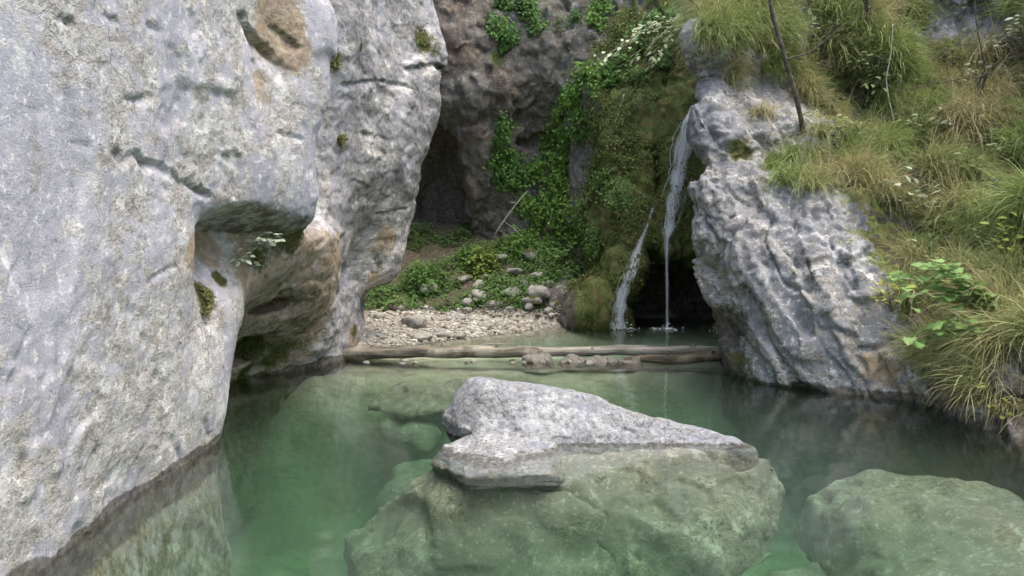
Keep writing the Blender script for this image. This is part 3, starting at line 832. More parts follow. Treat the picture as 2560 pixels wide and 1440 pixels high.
wht = spots(v, [((0.28, 6.72, 0.15), .55, .46), ((0.65, 6.68, 0.1), .5, .36), ((-0.05, 6.66, 0.08), .45, .36)])
wet = 0.50 * sstep(0.020, 0.004, v[:, 2] + 0.010 * perlin(v * 5, 6)) * sstep(-.06, -.012, v[:, 2]) + spots(v, [((-.35, 6.95, .2), .4, .28)])  # damp line at the water, plus a darker spot on the left face
set_mask(meb, np.stack([0 * och, och, wet, wht], 1))
c = recenter(meb)
tag(link('boulder', meb, M['boulder'], loc=c), 'long grey speckled boulder with tapering tail breaking the pool surface', 'boulder')

M['sunken'] = rock_mat('sunken_stone', (0.27, 0.255, 0.20), (0.18, 0.175, 0.145), (0.07, 0.066, 0.055), (0.23, 0.20, 0.15), streak=0.1, white_amt=0.9, white=(0.48, 0.46, 0.40), scale=1.5, speck=0.9)
def sunken(pts, label, seed, h=0.06, k=0.08, thick=0.6, low=(0.07, 1.1)):
    top = [atz(*p) for p in pts]
    ctr = np.mean(top, 0)
    pts3 = top + [ctr + (p - ctr) * 1.12 - np.array([0, 0, thick]) for p in top]
    me = hull_rock('sunken_boulder', [pts3], h, k, low, ((0.015, 2.5), (0.012, 7)), seed, 1)
    v, n = get_vn(me); nv = len(v)
    me.vertices.foreach_set('co', (v + n * (0.05 * facets(v * 1.3, seed, 22, 0.7) + 0.022 * facets(v * 4.0, seed + 1, 24, 0.8))[:, None]).astype(np.float32).ravel()); me.update()
    set_mask(me, np.zeros((nv, 4)))
    c = recenter(me)
    tag(link('sunken_boulder', me, M['sunken'], loc=c), label, 'boulder')
sunken([(1290,1150,-.08), (1330,1128,-.06), (1600,1122,-.05), (1880,1124,-.06), (1925,1150,-.15), (1890,1205,-.31), (1902,1285,-.49), (1870,1345,-.58), (1812,1405,-.68), (1640,1352,-.62), (1400,1275,-.46), (1240,1215,-.30)], 'brown flat slab under water, sloping forward from the grey boulder', 21, 0.045, 0.02, 0.30, (0.03, 2.0))
sunken([(1092,1152,-.14), (1140,1165,-.12), (1215,1186,-.10), (1010,1275,-.54), (860,1345,-.76), (890,1400,-.82), (1000,1470,-.88), (1300,1480,-.90), (1500,1420,-.86), (1780,1402,-.80), (1640,1330,-.66), (1310,1172,-.11)], 'broad green-tinged slab under water at the bottom of the picture', 22, 0.05, 0.04, 0.5, (0.06, 1.3))
sunken([(1990,1205,-.50), (2090,1168,-.42), (2300,1152,-.32), (2440,1175,-.32), (2620,1230,-.33), (2750,1400,-.33), (2600,1500,-.38), (2250,1480,-.56), (2115,1400,-.70), (2110,1290,-.56), (2300,1230,-.25), (2480,1290,-.25)], 'large rounded boulder just under the surface at the lower right', 23, 0.07, 0.15)
sunken([(900,1000,-.3), (1000,965,-.2), (1080,955,-.12), (1150,965,-.2), (1140,1010,-.26), (1000,1022,-.3)], 'brown sunken stone behind the left end of the grey boulder', 24, 0.05, 0.1, 0.22)
sunken([(1370,965,-.45), (1420,942,-.4), (1550,940,-.4), (1585,962,-.45), (1500,978,-.5)], 'pale green sunken stone nearer the middle of the log dam', 25, 0.05, 0.1, 0.25)
sunken([(1590,968,-.45), (1640,942,-.4), (1760,945,-.4), (1785,962,-.45), (1700,976,-.5)], 'pale green sunken stone beside the foot of the right cliff', 26, 0.05, 0.1, 0.25)
sunken([(935,1060,-.55), (1000,1042,-.5), (1090,1050,-.5), (1075,1080,-.55), (990,1085,-.6)], 'small green sunken stone left of the grey boulder', 27, 0.05, 0.1, 0.25)
sunken([(940,1215,-.95), (1010,1130,-.9), (1090,1110,-.85), (1180,1190,-.8), (1120,1250,-.95)], 'green sunken block left of the slab, deep under water', 28, 0.06, 0.15, 0.4)
sunken([(1780,1480,-.95), (1900,1400,-.9), (2050,1385,-.95), (2160,1430,-1.0), (2100,1500,-1.0)], 'deep pale stone between the two large sunken boulders', 29, 0.06, 0.15, 0.4)

# stones of the bank behind the dam : a few shapes, each stone set on the ground under it
STONES = []
for k in range(7):
    rr = np.random.default_rng(100 + k)
    p = rr.normal(size=(16 + k, 3)); p /= np.linalg.norm(p, axis=1)[:, None]
    p *= np.array([1.0, 0.8, 0.62]) * rr.uniform(0.85, 1.1, (len(p), 1))
    me = hull_rock('stone_shape', [p * 0.9], 0.14, 0.10, (0.10, 1.2), ((0.04, 2.2), (0.03, 5)), 30 + k, 1)
    v, n = get_vn(me)
    ms = (0.75 if k in (1, 4) else 0.25) * sstep(0.0, 0.7, n[:, 2] + 0.6 * perlin(v * 1.7, 40 + k))
    set_mask(me, np.stack([ms, 0 * ms, 0 * ms, 0 * ms], 1))
    STONES.append(me)
def set_stone(name, px, pyb, w, label, shape, mat='bank_stone', flat=1.0, group=None, sink=0.30):
    h = hit(px, pyb)
    if h is None: return
    p = h[0]; r = 1.22 * w / 2 * p[1] / FPX
    me = STONES[shape]
    if len(me.materials) == 0: me.materials.append(M[mat])
    o = bpy.data.objects.new(name, me); COL.objects.link(o)
    o.location = (p[0], p[1] + 0.6 * r, float(ground_z(np.array([p[0]]), np.array([p[1] + 0.6 * r]))[0]) + 0.55 * r * flat * (1 - sink))
    o.scale = (r, r, r * flat); o.rotation_euler = (0, 0, shape * 1.3 + px * 0.37)
    tag(o, label, 'stone', group)
for row in [
    (1071,745,58,'grey boulder half hidden in the green plants nearest the left cliff',0,1.0), (1035,823,82,'pale blocky boulder lying on the gravel bar near the left cliff',2,0.85),
    (945,800,36,'small pale stone at the mouth of the hole under the left cliff',3,0.9), (985,782,70,'low grey rubble stone between the cliff hole and the gravel bar',4,0.7),
    (1193,764,66,'flat-topped brown stone at the left foot of the stony bank',5,0.8), (1197,735,50,'grey stone resting just above the flat-topped brown stone',6,0.9),
    (1160,716,46,'brown stone high on the left of the bank beside leafy plants',1,0.8), (1254,663,46,'pale stone among yellow-green plants high on the bank',2,0.8),
    (1323,663,60,'large mossy rounded stone high in the middle of the bank',4,0.9), (1344,708,46,'pale stone below the large mossy rounded stone',3,0.8),
    (1311,724,38,'small grey stone left of the pale stone on the bank',5,0.9), (1279,757,60,'grey stone above the gravel, left of the darkest boulder',6,0.8),
    (1372,734,54,'rounded grey stone directly above the darkest boulder',0,0.8), (1348,778,86,'largest dark grey boulder at the foot of the bank',0,0.95),
    (1405,700,42,'pale rounded stone below the ferny plants at the right of the bank',3,0.9), (1439,714,44,'pale stone uppermost in the pile beside the mossy apron',2,1.0),
    (1437,736,52,'flat pale stone lowest in the pile beside the mossy apron',5,0.7), (1410,720,46,'grey stone in the middle of the pile near the mossy apron',6,0.8),
    (1400,768,68,'reddish dark stone right of the largest dark boulder',4,0.7), (1466,678,50,'pale stone high in the dark gap beside the mossy apron',1,0.8),
    (1327,792,72,'dark mossy stone with a pale top at the edge of the gravel',1,0.7), (1230,780,42,'small angular stone at the back edge of the gravel',3,0.9),
    (1275,785,30,'smallest light stone at the back edge of the gravel',2,0.9), (1376,795,36,'light stone on the gravel right of the dark mossy stone',5,0.9),
    (1169,772,36,'small stone left of the flat-topped brown stone',6,0.9), (1417,811,64,'pale flat stone lying at the water edge by the mossy apron',5,0.5),
    (1287,700,56,'brown earthy stone in the middle of the leafy bank',0,0.7), (1397,674,46,'mossy stone under ferny plants at the upper right of the bank',4,0.8),
    (1055,856,78,'flat cream stone at the gravel edge behind the log',5,0.5), (1105,848,54,'cream stone right of the flat cream stone on the gravel',2,0.6),
    (1145,850,40,'rounded cream stone at the right end of the gravel edge',3,0.7), (1215,824,40,'light stone in the middle of the gravel bar',6,0.7)]:
    set_stone('stone', *row[:3], row[3], row[4], flat=row[5])
rs = np.random.default_rng(41)
for k in range(26):
    set_stone('bank_cobble', rs.uniform(1140, 1450), rs.uniform(690, 790), rs.uniform(20, 36), 'small grey cobble lying among the plants of the stony bank', int(rs.integers(7)), flat=0.8, group='small cobbles of the stony bank', sink=0.1)
M['dam_stone'] = rock_mat('dam_stone', (0.24, 0.22, 0.18), (0.15, 0.14, 0.115), (0.05, 0.045, 0.035), (0.20, 0.17, 0.125), streak=0.1, white_amt=0.35, scale=2.5, white=(0.36, 0.33, 0.27))
def dam_stone(px, py, Y, w, hgt, label, shape):
    p = at(px, py, Y); rr = np.random.default_rng(900 + shape); r = w / 2 * Y / FPX; hz = hgt / 2 * Y / FPX
    q = unit(rr.normal(size=(10, 3))) * rr.uniform(0.8, 1.1, (10, 1)) * np.array([r, r * 0.8, hz])
    q[:, 2] += 0.35 * q[:, 0] * (1 if shape == 2 else -0.5) * hz / r
    q = np.concatenate([q, np.array([[-r, 0, -hz - .04], [r, 0, -hz - .04], [0, r * .7, -hz - .04], [0, -r * .7, -hz - .04]])])
    me = hull_rock('dam_stone', [q], 0.013, 0.004, (0.012, 6), ((0.006, 9), (0.004, 20)), shape, 1)
    v, n = get_vn(me); me.vertices.foreach_set('co', (v + n * (0.022 * facets(v * 7.0, shape, 40, 0.8))[:, None]).astype(np.float32).ravel()); me.update()
    set_mask(me, np.zeros((len(me.vertices), 4)))
    tag(link('dam_stone', me, M['dam_stone'], loc=p), label, 'stone')
dam_stone(1345, 894, 11.15, 80, 30, 'tilted angular stone in front of the log where two logs meet', 2)
dam_stone(1432, 898, 11.2, 84, 20, 'brown stone in front of the log, right of the tilted stone', 3)
dam_stone(1505, 900, 11.2, 90, 18, 'wide low stone wedged in front of the log', 5)
dam_stone(1580, 902, 11.15, 66, 15, 'rightmost brown stone in front of the log beside the broken log', 6)

rs = np.random.default_rng(12)
for k in range(16):
    p = at(rs.uniform(860, 1560), rs.uniform(893, 903), rs.uniform(11.0, 11.25)); o = bpy.data.objects.new('dam_pebble', STONES[int(rs.integers(7))]); COL.objects.link(o)
    r = rs.uniform(.05, .10); o.location = (p[0], p[1], rs.uniform(-.05, .01)); o.scale = (r, r, r); o.rotation_euler = (0, 0, rs.uniform(0, 6))
    tag(o, 'small wet stone half sunk in the shallow water in front of the log', 'stone', 'small stones along the log')
# gravel : three hundred pebbles one by one, the finest as one mass
PEB = []
for k in range(5):
    bm = bmesh.new(); bmesh.ops.create_icosphere(bm, subdivisions=1, radius=1)
    rr = random.Random(k)
    for q in bm.verts: q.co = Vector((q.co.x * 1.1, q.co.y * 0.85, q.co.z * 0.6)) * rr.uniform(0.78, 1.15)
    me = bpy.data.meshes.new('pebble_shape'); bm.to_mesh(me); bm.free(); PEB.append(me)
mats = [M['pebble'], plain('pebble_grey', (0.29, 0.28, 0.255), 0.9, 0.3, 6, 0.4), plain('pebble_white', (0.50, 0.475, 0.42), 0.9, 0.25, 6, 0.4), plain('pebble_tan', (0.33, 0.275, 0.20), 0.9, 0.3, 6, 0.4), plain('pebble_brown', (0.20, 0.17, 0.13), 0.9, 0.3, 6, 0.4)]
for me, m in zip(PEB, mats): me.materials.append(m)
def bar_points(nn, rng):
    out = []
    while len(out) < nn:
        x = rng.uniform(-2.6, 1.35); y = rng.uniform(11.8, 15.7)
        s_ = (x - EDGE_A[0]) * EDGE_N[0] + (y - EDGE_A[1]) * EDGE_N[1]
        if s_ < -0.15 or y > 15.75 - 0.17 * (x + 2.2): continue
        out.append((x, y))
    return np.array(out)
rp = np.random.default_rng(3)
pp = bar_points(300, rp); zz_ = ground_z(pp[:, 0], pp[:, 1])
for (x, y), z in zip(pp, zz_):
    o = bpy.data.objects.new('pebble', PEB[int(rp.integers(5))]); COL.objects.link(o)
    r = float(rp.uniform(0.035, 0.075)) * (1.25 if rp.random() < 0.15 else 1)
    o.location = (x, y, z + 0.3 * r); o.scale = (r, r, r); o.rotation_euler = (float(rp.uniform(-.3, .3)), float(rp.uniform(-.3, .3)), float(rp.uniform(0, 6.28)))
    cn = ['cream', 'grey', 'white', 'tan', 'brown'][PEB.index(o.data)]
    pl = 'close behind the log' if y < 12.8 else 'at the back near the stony bank' if y > 14.6 else 'in the left half of the gravel bar' if x < -0.9 else 'beside the stream in the gravel bar'
    tag(o, cn + ' limestone pebble lying loose ' + pl, 'pebble', cn + ' pebbles ' + pl)
def joined_pebbles(name, pp, zz_, rmin, rmax, mat, seed):
    rr = np.random.default_rng(seed)
    base, f0 = get_vn(PEB[0])[0], None
    q = np.empty(len(PEB[0].polygons) * 3, np.int32); PEB[0].polygons.foreach_get('vertices', q); q = q.reshape(-1, 3)
    nv = len(base); n_ = len(pp)
    a_ = rr.uniform(0, 6.28, n_); r = rr.uniform(rmin, rmax, n_)
    Bx = base[None] * r[:, None, None] * rr.uniform(0.75, 1.25, (n_, 1, 3))
    X = Bx[..., 0] * np.cos(a_)[:, None] - Bx[..., 1] * np.sin(a_)[:, None] + pp[:, 0:1]
    Y = Bx[..., 0] * np.sin(a_)[:, None] + Bx[..., 1] * np.cos(a_)[:, None] + pp[:, 1:2]
    Z = Bx[..., 2] + (zz_ + 0.2 * r)[:, None]
    V = np.stack([X, Y, Z], -1).reshape(-1, 3); F = (q[None] + (np.arange(n_) * nv)[:, None, None]).reshape(-1, 3)
    me = mesh_np(name, V, F, False); return me
p2 = bar_points(4500, rp)
t = NT('fine_gravel'); nn_ = t.noise(16, 4, 0.6)
t.l.new(t.mix(t.ramp(nn_, 0.35, 0.65), (0.17, 0.15, 0.115), (0.44, 0.41, 0.345)), t.b.inputs['Base Color']); t.b.inputs['Roughness'].default_value = 0.9
tag(link('gravel', joined_pebbles('gravel', p2, ground_z(p2[:, 0], p2[:, 1]), 0.012, 0.04, None, 5), t.m), 'fine cream gravel filling the bar between the larger pebbles', 'gravel', kind='stuff')

# ------------------------------------------------------------------ logs of the dam
def bark(name, c1, c2, c3):
    t = NT(name)
    v = t.map((1.2, 14, 14)); n1 = t.noise(1.5, 7, 0.65, v, 0.4); n2 = t.noise(2.2, 5, 0.6)
    c = t.mix(t.ramp(n1, 0.35, 0.65), c1, c2); c = t.mix(t.ramp(n2, 0.48, 0.66), c, c3)
    t.l.new(c, t.b.inputs['Base Color']); t.b.inputs['Roughness'].default_value = 0.8
    t.l.new(t.bump(n1, 0.8, 0.02), t.b.inputs['Normal']); return t.m
M['log_wet'] = bark('wet_log', (0.045, 0.039, 0.028), (0.18, 0.155, 0.11), (0.27, 0.245, 0.18))
M['log_pale'] = bark('pale_log', (0.13, 0.115, 0.085), (0.37, 0.335, 0.26), (0.25, 0.225, 0.17))
M['log_broken'] = bark('broken_log', (0.05, 0.036, 0.02), (0.17, 0.125, 0.07), (0.25, 0.20, 0.12))
def tube(path, radii, sides=10, seed=0, rough=0.0, freq=6.0, cap=True):
    path = np.asarray(path, float); n = len(path)
    radii = np.broadcast_to(np.asarray(radii, float), (n,))
    T = np.gradient(path, axis=0); T /= np.linalg.norm(T, axis=1)[:, None] + 1e-9
    ref = np.array([0, 0, 1.0]) if abs(T[:, 2]).mean() < 0.7 else np.array([0, 1.0, 0.0])
    A = np.cross(T, ref); A /= np.linalg.norm(A, axis=1)[:, None]; B = np.cross(A, T)
    th = np.linspace(0, 2 * math.pi, sides, endpoint=False)
    V = path[:, None] + radii[:, None, None] * (np.cos(th)[None, :, None] * A[:, None] + np.sin(th)[None, :, None] * B[:, None])
    if rough:
        nn2 = fbm(V.reshape(-1, 3) * freq, 2, seed).reshape(n, sides, 1)
        V = path[:, None] + (V - path[:, None]) * (1 + rough * nn2)
    V = V.reshape(-1, 3)
    F = []
    for i in range(n - 1):
        for j in range(sides):
            F.append((i * sides + j, i * sides + (j + 1) % sides, (i + 1) * sides + (j + 1) % sides, (i + 1) * sides + j))
    F = [f[::-1] for f in F]
    if cap:
        V = np.concatenate([V, path[:1], path[-1:]]); c0, c1 = len(V) - 2, len(V) - 1
        for j in range(sides):
            F.append((c0, j, (j + 1) % sides)); F.append((c1, (n-1) * sides + (j + 1) % sides, (n-1) * sides + j))
    return V, F
def pmesh(name, V, F, smooth=True):
    me = bpy.data.meshes.new(name); me.from_pydata([tuple(map(float, q)) for q in V], [], [tuple(map(int, f)) for f in F]); me.update()
    if smooth: me.polygons.foreach_set('use_smooth', np.ones(len(me.polygons), bool))
    return me
def path_interp(pts, n):
    pts = np.asarray(pts, float); d = np.concatenate([[0], np.cumsum(np.linalg.norm(np.diff(pts, axis=0), axis=1))])
    u = np.linspace(0, d[-1], n)
    o = np.stack([np.interp(u, d, pts[:, k]) for k in range(3)], 1)
    for _ in range(max(1, n // (4 * len(pts)))):
        o[1:-1] = 0.25 * o[:-2] + 0.5 * o[1:-1] + 0.25 * o[2:]
    return o
def log(name, pts, rads, mat, label, seed):
    P = path_interp(pts, 110); rr = np.interp(np.linspace(0, 1, 110), np.linspace(0, 1, len(rads)), rads)
    P[:, 2] -= 0.02
    P[:, 2] += 0.03 * np.array([perlin(np.array([[q[0] * 1.7, seed, 0.3]]))[0] for q in P])
    V, F = tube(P, rr, 18, seed, 0.22, np.array([2.2, 10.0, 10.0]))
    c = P.mean(0); V = V - c
    o = tag(link(name, pmesh(name, V, F), mat, loc=c), label, 'log')
    if name == 'log':
        rs = np.random.default_rng(seed)
        for k in range(3):
            i_ = int(rs.integers(12, 98)); a_ = rs.uniform(-0.6, 0.6); d_ = np.array([rs.normal() * .4, math.sin(a_) - .3, math.cos(a_)]); d_ /= np.linalg.norm(d_)
            b_ = P[i_] - c
            V2, F2 = tube(np.array([b_ + d_ * rr[i_] * q for q in (0.5, 0.95, 1.35, 1.6)]), np.array([.34, .28, .24, .17]) * rr[i_], 7, seed, 0.3, 20.0)
            link('branch_stub', pmesh('branch_stub', V2, F2), mat, o)
    return o
lg = log('log', [at(835,884,11.42), at(980,880,11.40), at(1150,878,11.38), at(1345,878,11.42)], [.095, .09, .085, .075], M['log_wet'], 'long dark wet log lying across the stream from the left cliff', 1)
log('log', [at(1290,872,11.50), at(1450,875,11.50), at(1640,872,11.50), at(1870,869,11.5)], [.06, .07, .072, .055], M['log_pale'], 'pale dry log reaching from the middle of the dam to the right cliff', 2)
log('log', [at(1560,897,11.2), at(1680,893,11.2), at(1780,890,11.25), at(1850,888,11.3)], [.035, .07, .075, .06], M['log_broken'], 'short broken brown log below the pale log', 3)
log('stick', [at(1200,861,11.45), at(1235,859,11.45), at(1300,861,11.5)], [.008, .012, .006], M['log_pale'], 'thin pale stick lying on top of the dark wet log', 4)['category'] = 'stick'
log('stick', [at(1535,862,11.5), at(1580,860,11.52), at(1660,857,11.56)], [.006, .012, .006], M['log_pale'], 'thin stick lying on top of the pale log', 5)['category'] = 'stick'

# ------------------------------------------------------------------ waterfalls
t = NT('falling_water')
t.b.inputs['Base Color'].default_value = (0.93, 0.95, 0.97, 1); t.b.inputs['Roughness'].default_value = 0.3
_tl = t.node('ShaderNodeBsdfTranslucent', Color=(0.93, 0.95, 0.97)); _tp = t.n.new('ShaderNodeBsdfTransparent')
_m1 = t.n.new('ShaderNodeMixShader'); _m1.inputs[0].default_value = 0.45
t.l.new(t.b.outputs[0], _m1.inputs[1]); t.l.new(_tl.outputs[0], _m1.inputs[2])
_m2 = t.n.new('ShaderNodeMixShader')
t.l.new(t.math('ADD', t.math('MULTIPLY', t.ramp(t.noise(3.0, 5, 0.6, t.map((16, 16, 2.2))), 0.34, 0.60), 0.55), 0.38), _m2.inputs[0])
t.l.new(_tp.outputs[0], _m2.inputs[1]); t.l.new(_m1.outputs[0], _m2.inputs[2]); t.l.new(_m2.outputs[0], t.out.inputs['Surface'])
M['fall'] = t.m
t = NT('water_sheet')
t.b.inputs['Base Color'].default_value = (0.93, 0.95, 0.97, 1); t.b.inputs['Roughness'].default_value = 0.3
_tl = t.node('ShaderNodeBsdfTranslucent', Color=(0.93, 0.95, 0.97)); _tp = t.n.new('ShaderNodeBsdfTransparent')
_m1 = t.n.new('ShaderNodeMixShader'); _m1.inputs[0].default_value = 0.5
t.l.new(t.b.outputs[0], _m1.inputs[1]); t.l.new(_tl.outputs[0], _m1.inputs[2])
_fl = t.attr('flow').outputs['Vector']; _sx = t.n.new('ShaderNodeSeparateXYZ'); t.l.new(_fl, _sx.inputs[0])
_st = t.noise(1.0, 6, 0.7, t.map((6.0, 0.8, 1.0), src=_fl), 0.15)
_ed = t.math('SUBTRACT', 1.0, t.math('POWER', t.math('ABSOLUTE', _sx.outputs[0], 0.0), 1.6))
_al = t.math('MULTIPLY', t.math('MULTIPLY', t.ramp(_st, 0.28, 0.58), _ed), 1.0)
_m2 = t.n.new('ShaderNodeMixShader'); t.l.new(_al, _m2.inputs[0])
t.l.new(_tp.outputs[0], _m2.inputs[1]); t.l.new(_m1.outputs[0], _m2.inputs[2]); t.l.new(_m2.outputs[0], t.out.inputs['Surface'])
M['sheet'] = t.m
t = NT('foam'); t.b.inputs['Base Color'].default_value = (0.85, 0.88, 0.88, 1); t.b.inputs['Roughness'].default_value = 0.5
M['foam'] = t.m
def fall_path(pts, off):
    P = []
    for (px, py, wd) in pts:
        h = hit(px, py); P.append([px, py, wd, (h[0][1] if h and h[2] == 'cliff_back' else 15.0) - off])
    P = np.array(P)
    P[:, 3] = np.minimum.accumulate(P[:, 3])
    return P
def waterfall(name, pts, label, nst, off=0.07, seed=0, free=None, foam_at=None):
    P = fall_path(pts, off); rr = np.random.default_rng(seed)
    n = 40; u = np.linspace(0, 1, len(P)); uu = np.linspace(0, 1, n)
    px, py, wd, yy = [np.interp(uu, u, P[:, k]) for k in range(4)]
    yy = yy + off * 1.1 * sstep(0.16, 0.0, uu)                      # the water comes out of the moss
    e = empty(name, at(px[-1], py[-1], yy[-1]))
    VV, FF, o = [], [], 0
    SW, SN = [], []; th = np.linspace(0, 2 * math.pi, 12, endpoint=False); flow = []
    wob = 0.25 * np.cumsum(rr.normal(size=n)) * 0.2; vl = 0.0
    for k in range(n):
        cpt = at(px[k], py[k], yy[k] + 0.02); hw = max(wd[k], 6) * 0.52 * yy[k] / FPX * (1 + 0.22 * math.sin(k * 1.3 + seed))
        if k: vl += np.linalg.norm(cpt - pc)
        pc = cpt
        for a_ in th:
            SW.append(cpt + np.array([math.cos(a_) * hw, math.sin(a_) * 0.018, 0])); flow.append((math.cos(a_), vl, seed * 3.0 + (0.5 if math.sin(a_) > 0 else 0)))
    for k in range(n - 1):
        for j_ in range(12): SN.append((k * 12 + j_, (k + 1) * 12 + j_, (k + 1) * 12 + (j_ + 1) % 12, k * 12 + (j_ + 1) % 12))
    sm_ = pmesh('sheet', np.array(SW) - np.array(e.location), SN)
    fa = sm_.attributes.new('flow', 'FLOAT_VECTOR', 'POINT'); fa.data.foreach_set('vector', np.array(flow, np.float32).ravel())
    link('sheet', sm_, M['sheet'], e)
    for s in range(nst):
        lat = rr.normal() * 0.42; a0 = rr.uniform(-0.1, 0.85); a1 = a0 + rr.uniform(0.12, 0.45); a0, a1 = max(a0, 0.0), min(a1, 1.0)
        k0, k1 = int(a0 * (n - 1)), max(int(a1 * (n - 1)), int(a0 * (n - 1)) + 4); k1 = min(k1, n - 1)
        w_ = np.clip(lat + 0.09 * np.cumsum(rr.normal(size=n)) + 0.07 * rr.normal(size=n), -1.9, 1.9)
        pts3 = np.array([at(px[k] + w_[k] * wd[k] * 0.5, py[k], yy[k] - abs(rr.normal()) * 0.015) for k in range(k0, k1 + 1)])
        rad = rr.uniform(0.0015, 0.004) * np.sin(np.linspace(0.25, math.pi - 0.25, len(pts3))) ** 0.5 * np.clip(wd[k0:k1+1] / 25, 0.45, 1.3)
        V, F = tube(pts3, rad, 5, cap=False)
        VV.append(V); FF += [tuple(i + o for i in f) for f in F]; o += len(V)
    V = np.concatenate(VV) - np.array(e.location)
    kk = rr.integers(4, n, 260); lw = rr.normal(size=260) * 0.75
    DP = np.array([at(px[k] + lw[i] * wd[k] * 0.5 + rr.normal() * 1.5, py[k] + rr.normal() * 6, yy[k] - abs(rr.normal()) * 0.05) for i, k in enumerate(kk)]) - np.array(e.location)
    tag(link('droplets', joined_pebbles('droplets', DP[:, :2], DP[:, 2], 0.002, 0.007, None, seed + 3), M['foam'], e), kind='stuff')
    link('strands', pmesh('strands', V, FF), M['fall'], e)
    if foam_at:
        bx = []
        for s in range(90):
            ang = rr.uniform(0, 6.28); d = abs(rr.normal()) * foam_at[1]
            bx.append((math.cos(ang) * d * 1.5, math.sin(ang) * d * 0.6, rr.uniform(0.0, 0.03) if rr.random() < .8 else rr.uniform(0, .14)))
        pp_ = np.array(bx); f = atz(*foam_at[0], 0.10)
        me = joined_pebbles('splash', pp_[:, :2], pp_[:, 2], 0.004, 0.022, None, seed + 9)
        v, _ = get_vn(me); v = v + (f - np.array(e.location)).astype(np.float32); me.vertices.foreach_set('co', v.ravel()); me.update()
        tag(link('splash', me, M['foam'], e), kind='stuff')
    return tag(e, label, 'waterfall')
waterfall('waterfall', [(1738,240,5), (1728,290,28), (1714,340,46), (1702,400,42), (1694,450,38), (1686,500,40), (1675,560,28), (1667,600,9), (1667,650,6), (1668,740,6), (1668,822,8)], 'main white waterfall streaming beside the right cliff and ending in a thin jet', 36, 0.22, 1, foam_at=((1668,824), 0.11))
waterfall('waterfall', [(1642,485,6), (1632,520,9), (1618,565,9), (1602,602,12), (1588,645,26), (1573,690,30), (1556,735,30), (1548,775,34), (1543,822,42)], 'slanting lower waterfall running down the mossy apron', 24, 0.18, 2, foam_at=((1548,824), 0.16))
waterfall('waterfall', [(1822,640,3), (1822,720,5), (1822,826,9)], 'thin trickle of water falling against the edge of the right cliff', 24, 0.5, 3, foam_at=((1806,829), 0.10))
# ------------------------------------------------------------------ plants
def leaf_mat(name, lo, hi, trans=0.3, use_attr=True, rough=0.55):
    t = NT(name)
    if use_attr: f = t.attr('tone').outputs['Fac']
    else: f = t.n.new('ShaderNodeObjectInfo').outputs['Random']
    n1 = t.noise(3.0, 3, 0.5)
    f2 = t.math('ADD', t.math('MULTIPLY', f, 0.75), t.math('MULTIPLY', n1, 0.25))
    c = t.mix(f2, lo, hi)
    t.l.new(c, t.b.inputs['Base Color']); t.b.inputs['Roughness'].default_value = rough
    t.b.inputs['Specular IOR Level'].default_value = 0.3
    tr = t.n.new('ShaderNodeBsdfTranslucent'); t.l.new(c, tr.inputs[0])
    mx = t.n.new('ShaderNodeMixShader'); mx.inputs[0].default_value = trans
    t.l.new(t.b.outputs[0], mx.inputs[1]); t.l.new(tr.outputs[0], mx.inputs[2]); t.l.new(mx.outputs[0], t.out.inputs[0])
    return t.m
M['ivy'] = leaf_mat('ivy_leaf', (0.034, 0.085, 0.016), (0.14, 0.27, 0.055))
M['ivy_bright'] = leaf_mat('bright_leaf', (0.055, 0.13, 0.020), (0.22, 0.37, 0.07))
M['yellow'] = leaf_mat('yellow_green_leaf', (0.09, 0.14, 0.02), (0.25, 0.32, 0.06))
M['fern'] = leaf_mat('fern_leaf', (0.045, 0.10, 0.02), (0.16, 0.28, 0.065))
M['mossy'] = leaf_mat('moss_leaf', (0.055, 0.075, 0.016), (0.20, 0.23, 0.06), 0.25)
M['moss_light'] = leaf_mat('light_moss_leaf', (0.07, 0.085, 0.02), (0.24, 0.23, 0.08), 0.2)
M['grass'] = leaf_mat('grass_blade', (0.12, 0.175, 0.04), (0.56, 0.51, 0.25), 0.32)
M['grass_dry'] = leaf_mat('dry_grass_blade', (0.24, 0.215, 0.08), (0.62, 0.54, 0.31), 0.32)
M['grass_green'] = leaf_mat('green_grass_blade', (0.11, 0.19, 0.038), (0.42, 0.47, 0.17), 0.32)
M['lf_pale'] = leaf_mat('pale_leaf', (0.26, 0.32, 0.14), (0.55, 0.60, 0.38), 0.3, False)
M['lf_white'] = leaf_mat('silvery_leaf', (0.32, 0.38, 0.24), (0.58, 0.62, 0.46), 0.3, False)
M['lf_maple'] = leaf_mat('maple_leaf', (0.12, 0.22, 0.05), (0.29, 0.43, 0.15), 0.35, False)
M['lf_green'] = leaf_mat('green_leaf', (0.11, 0.17, 0.05), (0.32, 0.38, 0.17), 0.3, False)
M['lf_yellow'] = leaf_mat('lemon_leaf', (0.28, 0.33, 0.06), (0.50, 0.52, 0.14), 0.3, False)
M['twig'] = plain('twig_bark', (0.16, 0.13, 0.09), 0.9, 0.4, 20, 0.4, 0.003)
M['twig_pale'] = plain('bare_wood', (0.42, 0.38, 0.31), 0.9, 0.3, 20, 0.4, 0.003)
M['trunk'] = plain('sapling_bark', (0.085, 0.07, 0.05), 0.9, 0.45, 14, 0.6, 0.006)

def set_tone(me, arr):
    a_ = me.attributes.new('tone', 'FLOAT', 'POINT'); a_.data.foreach_set('value', np.asarray(arr, np.float32))


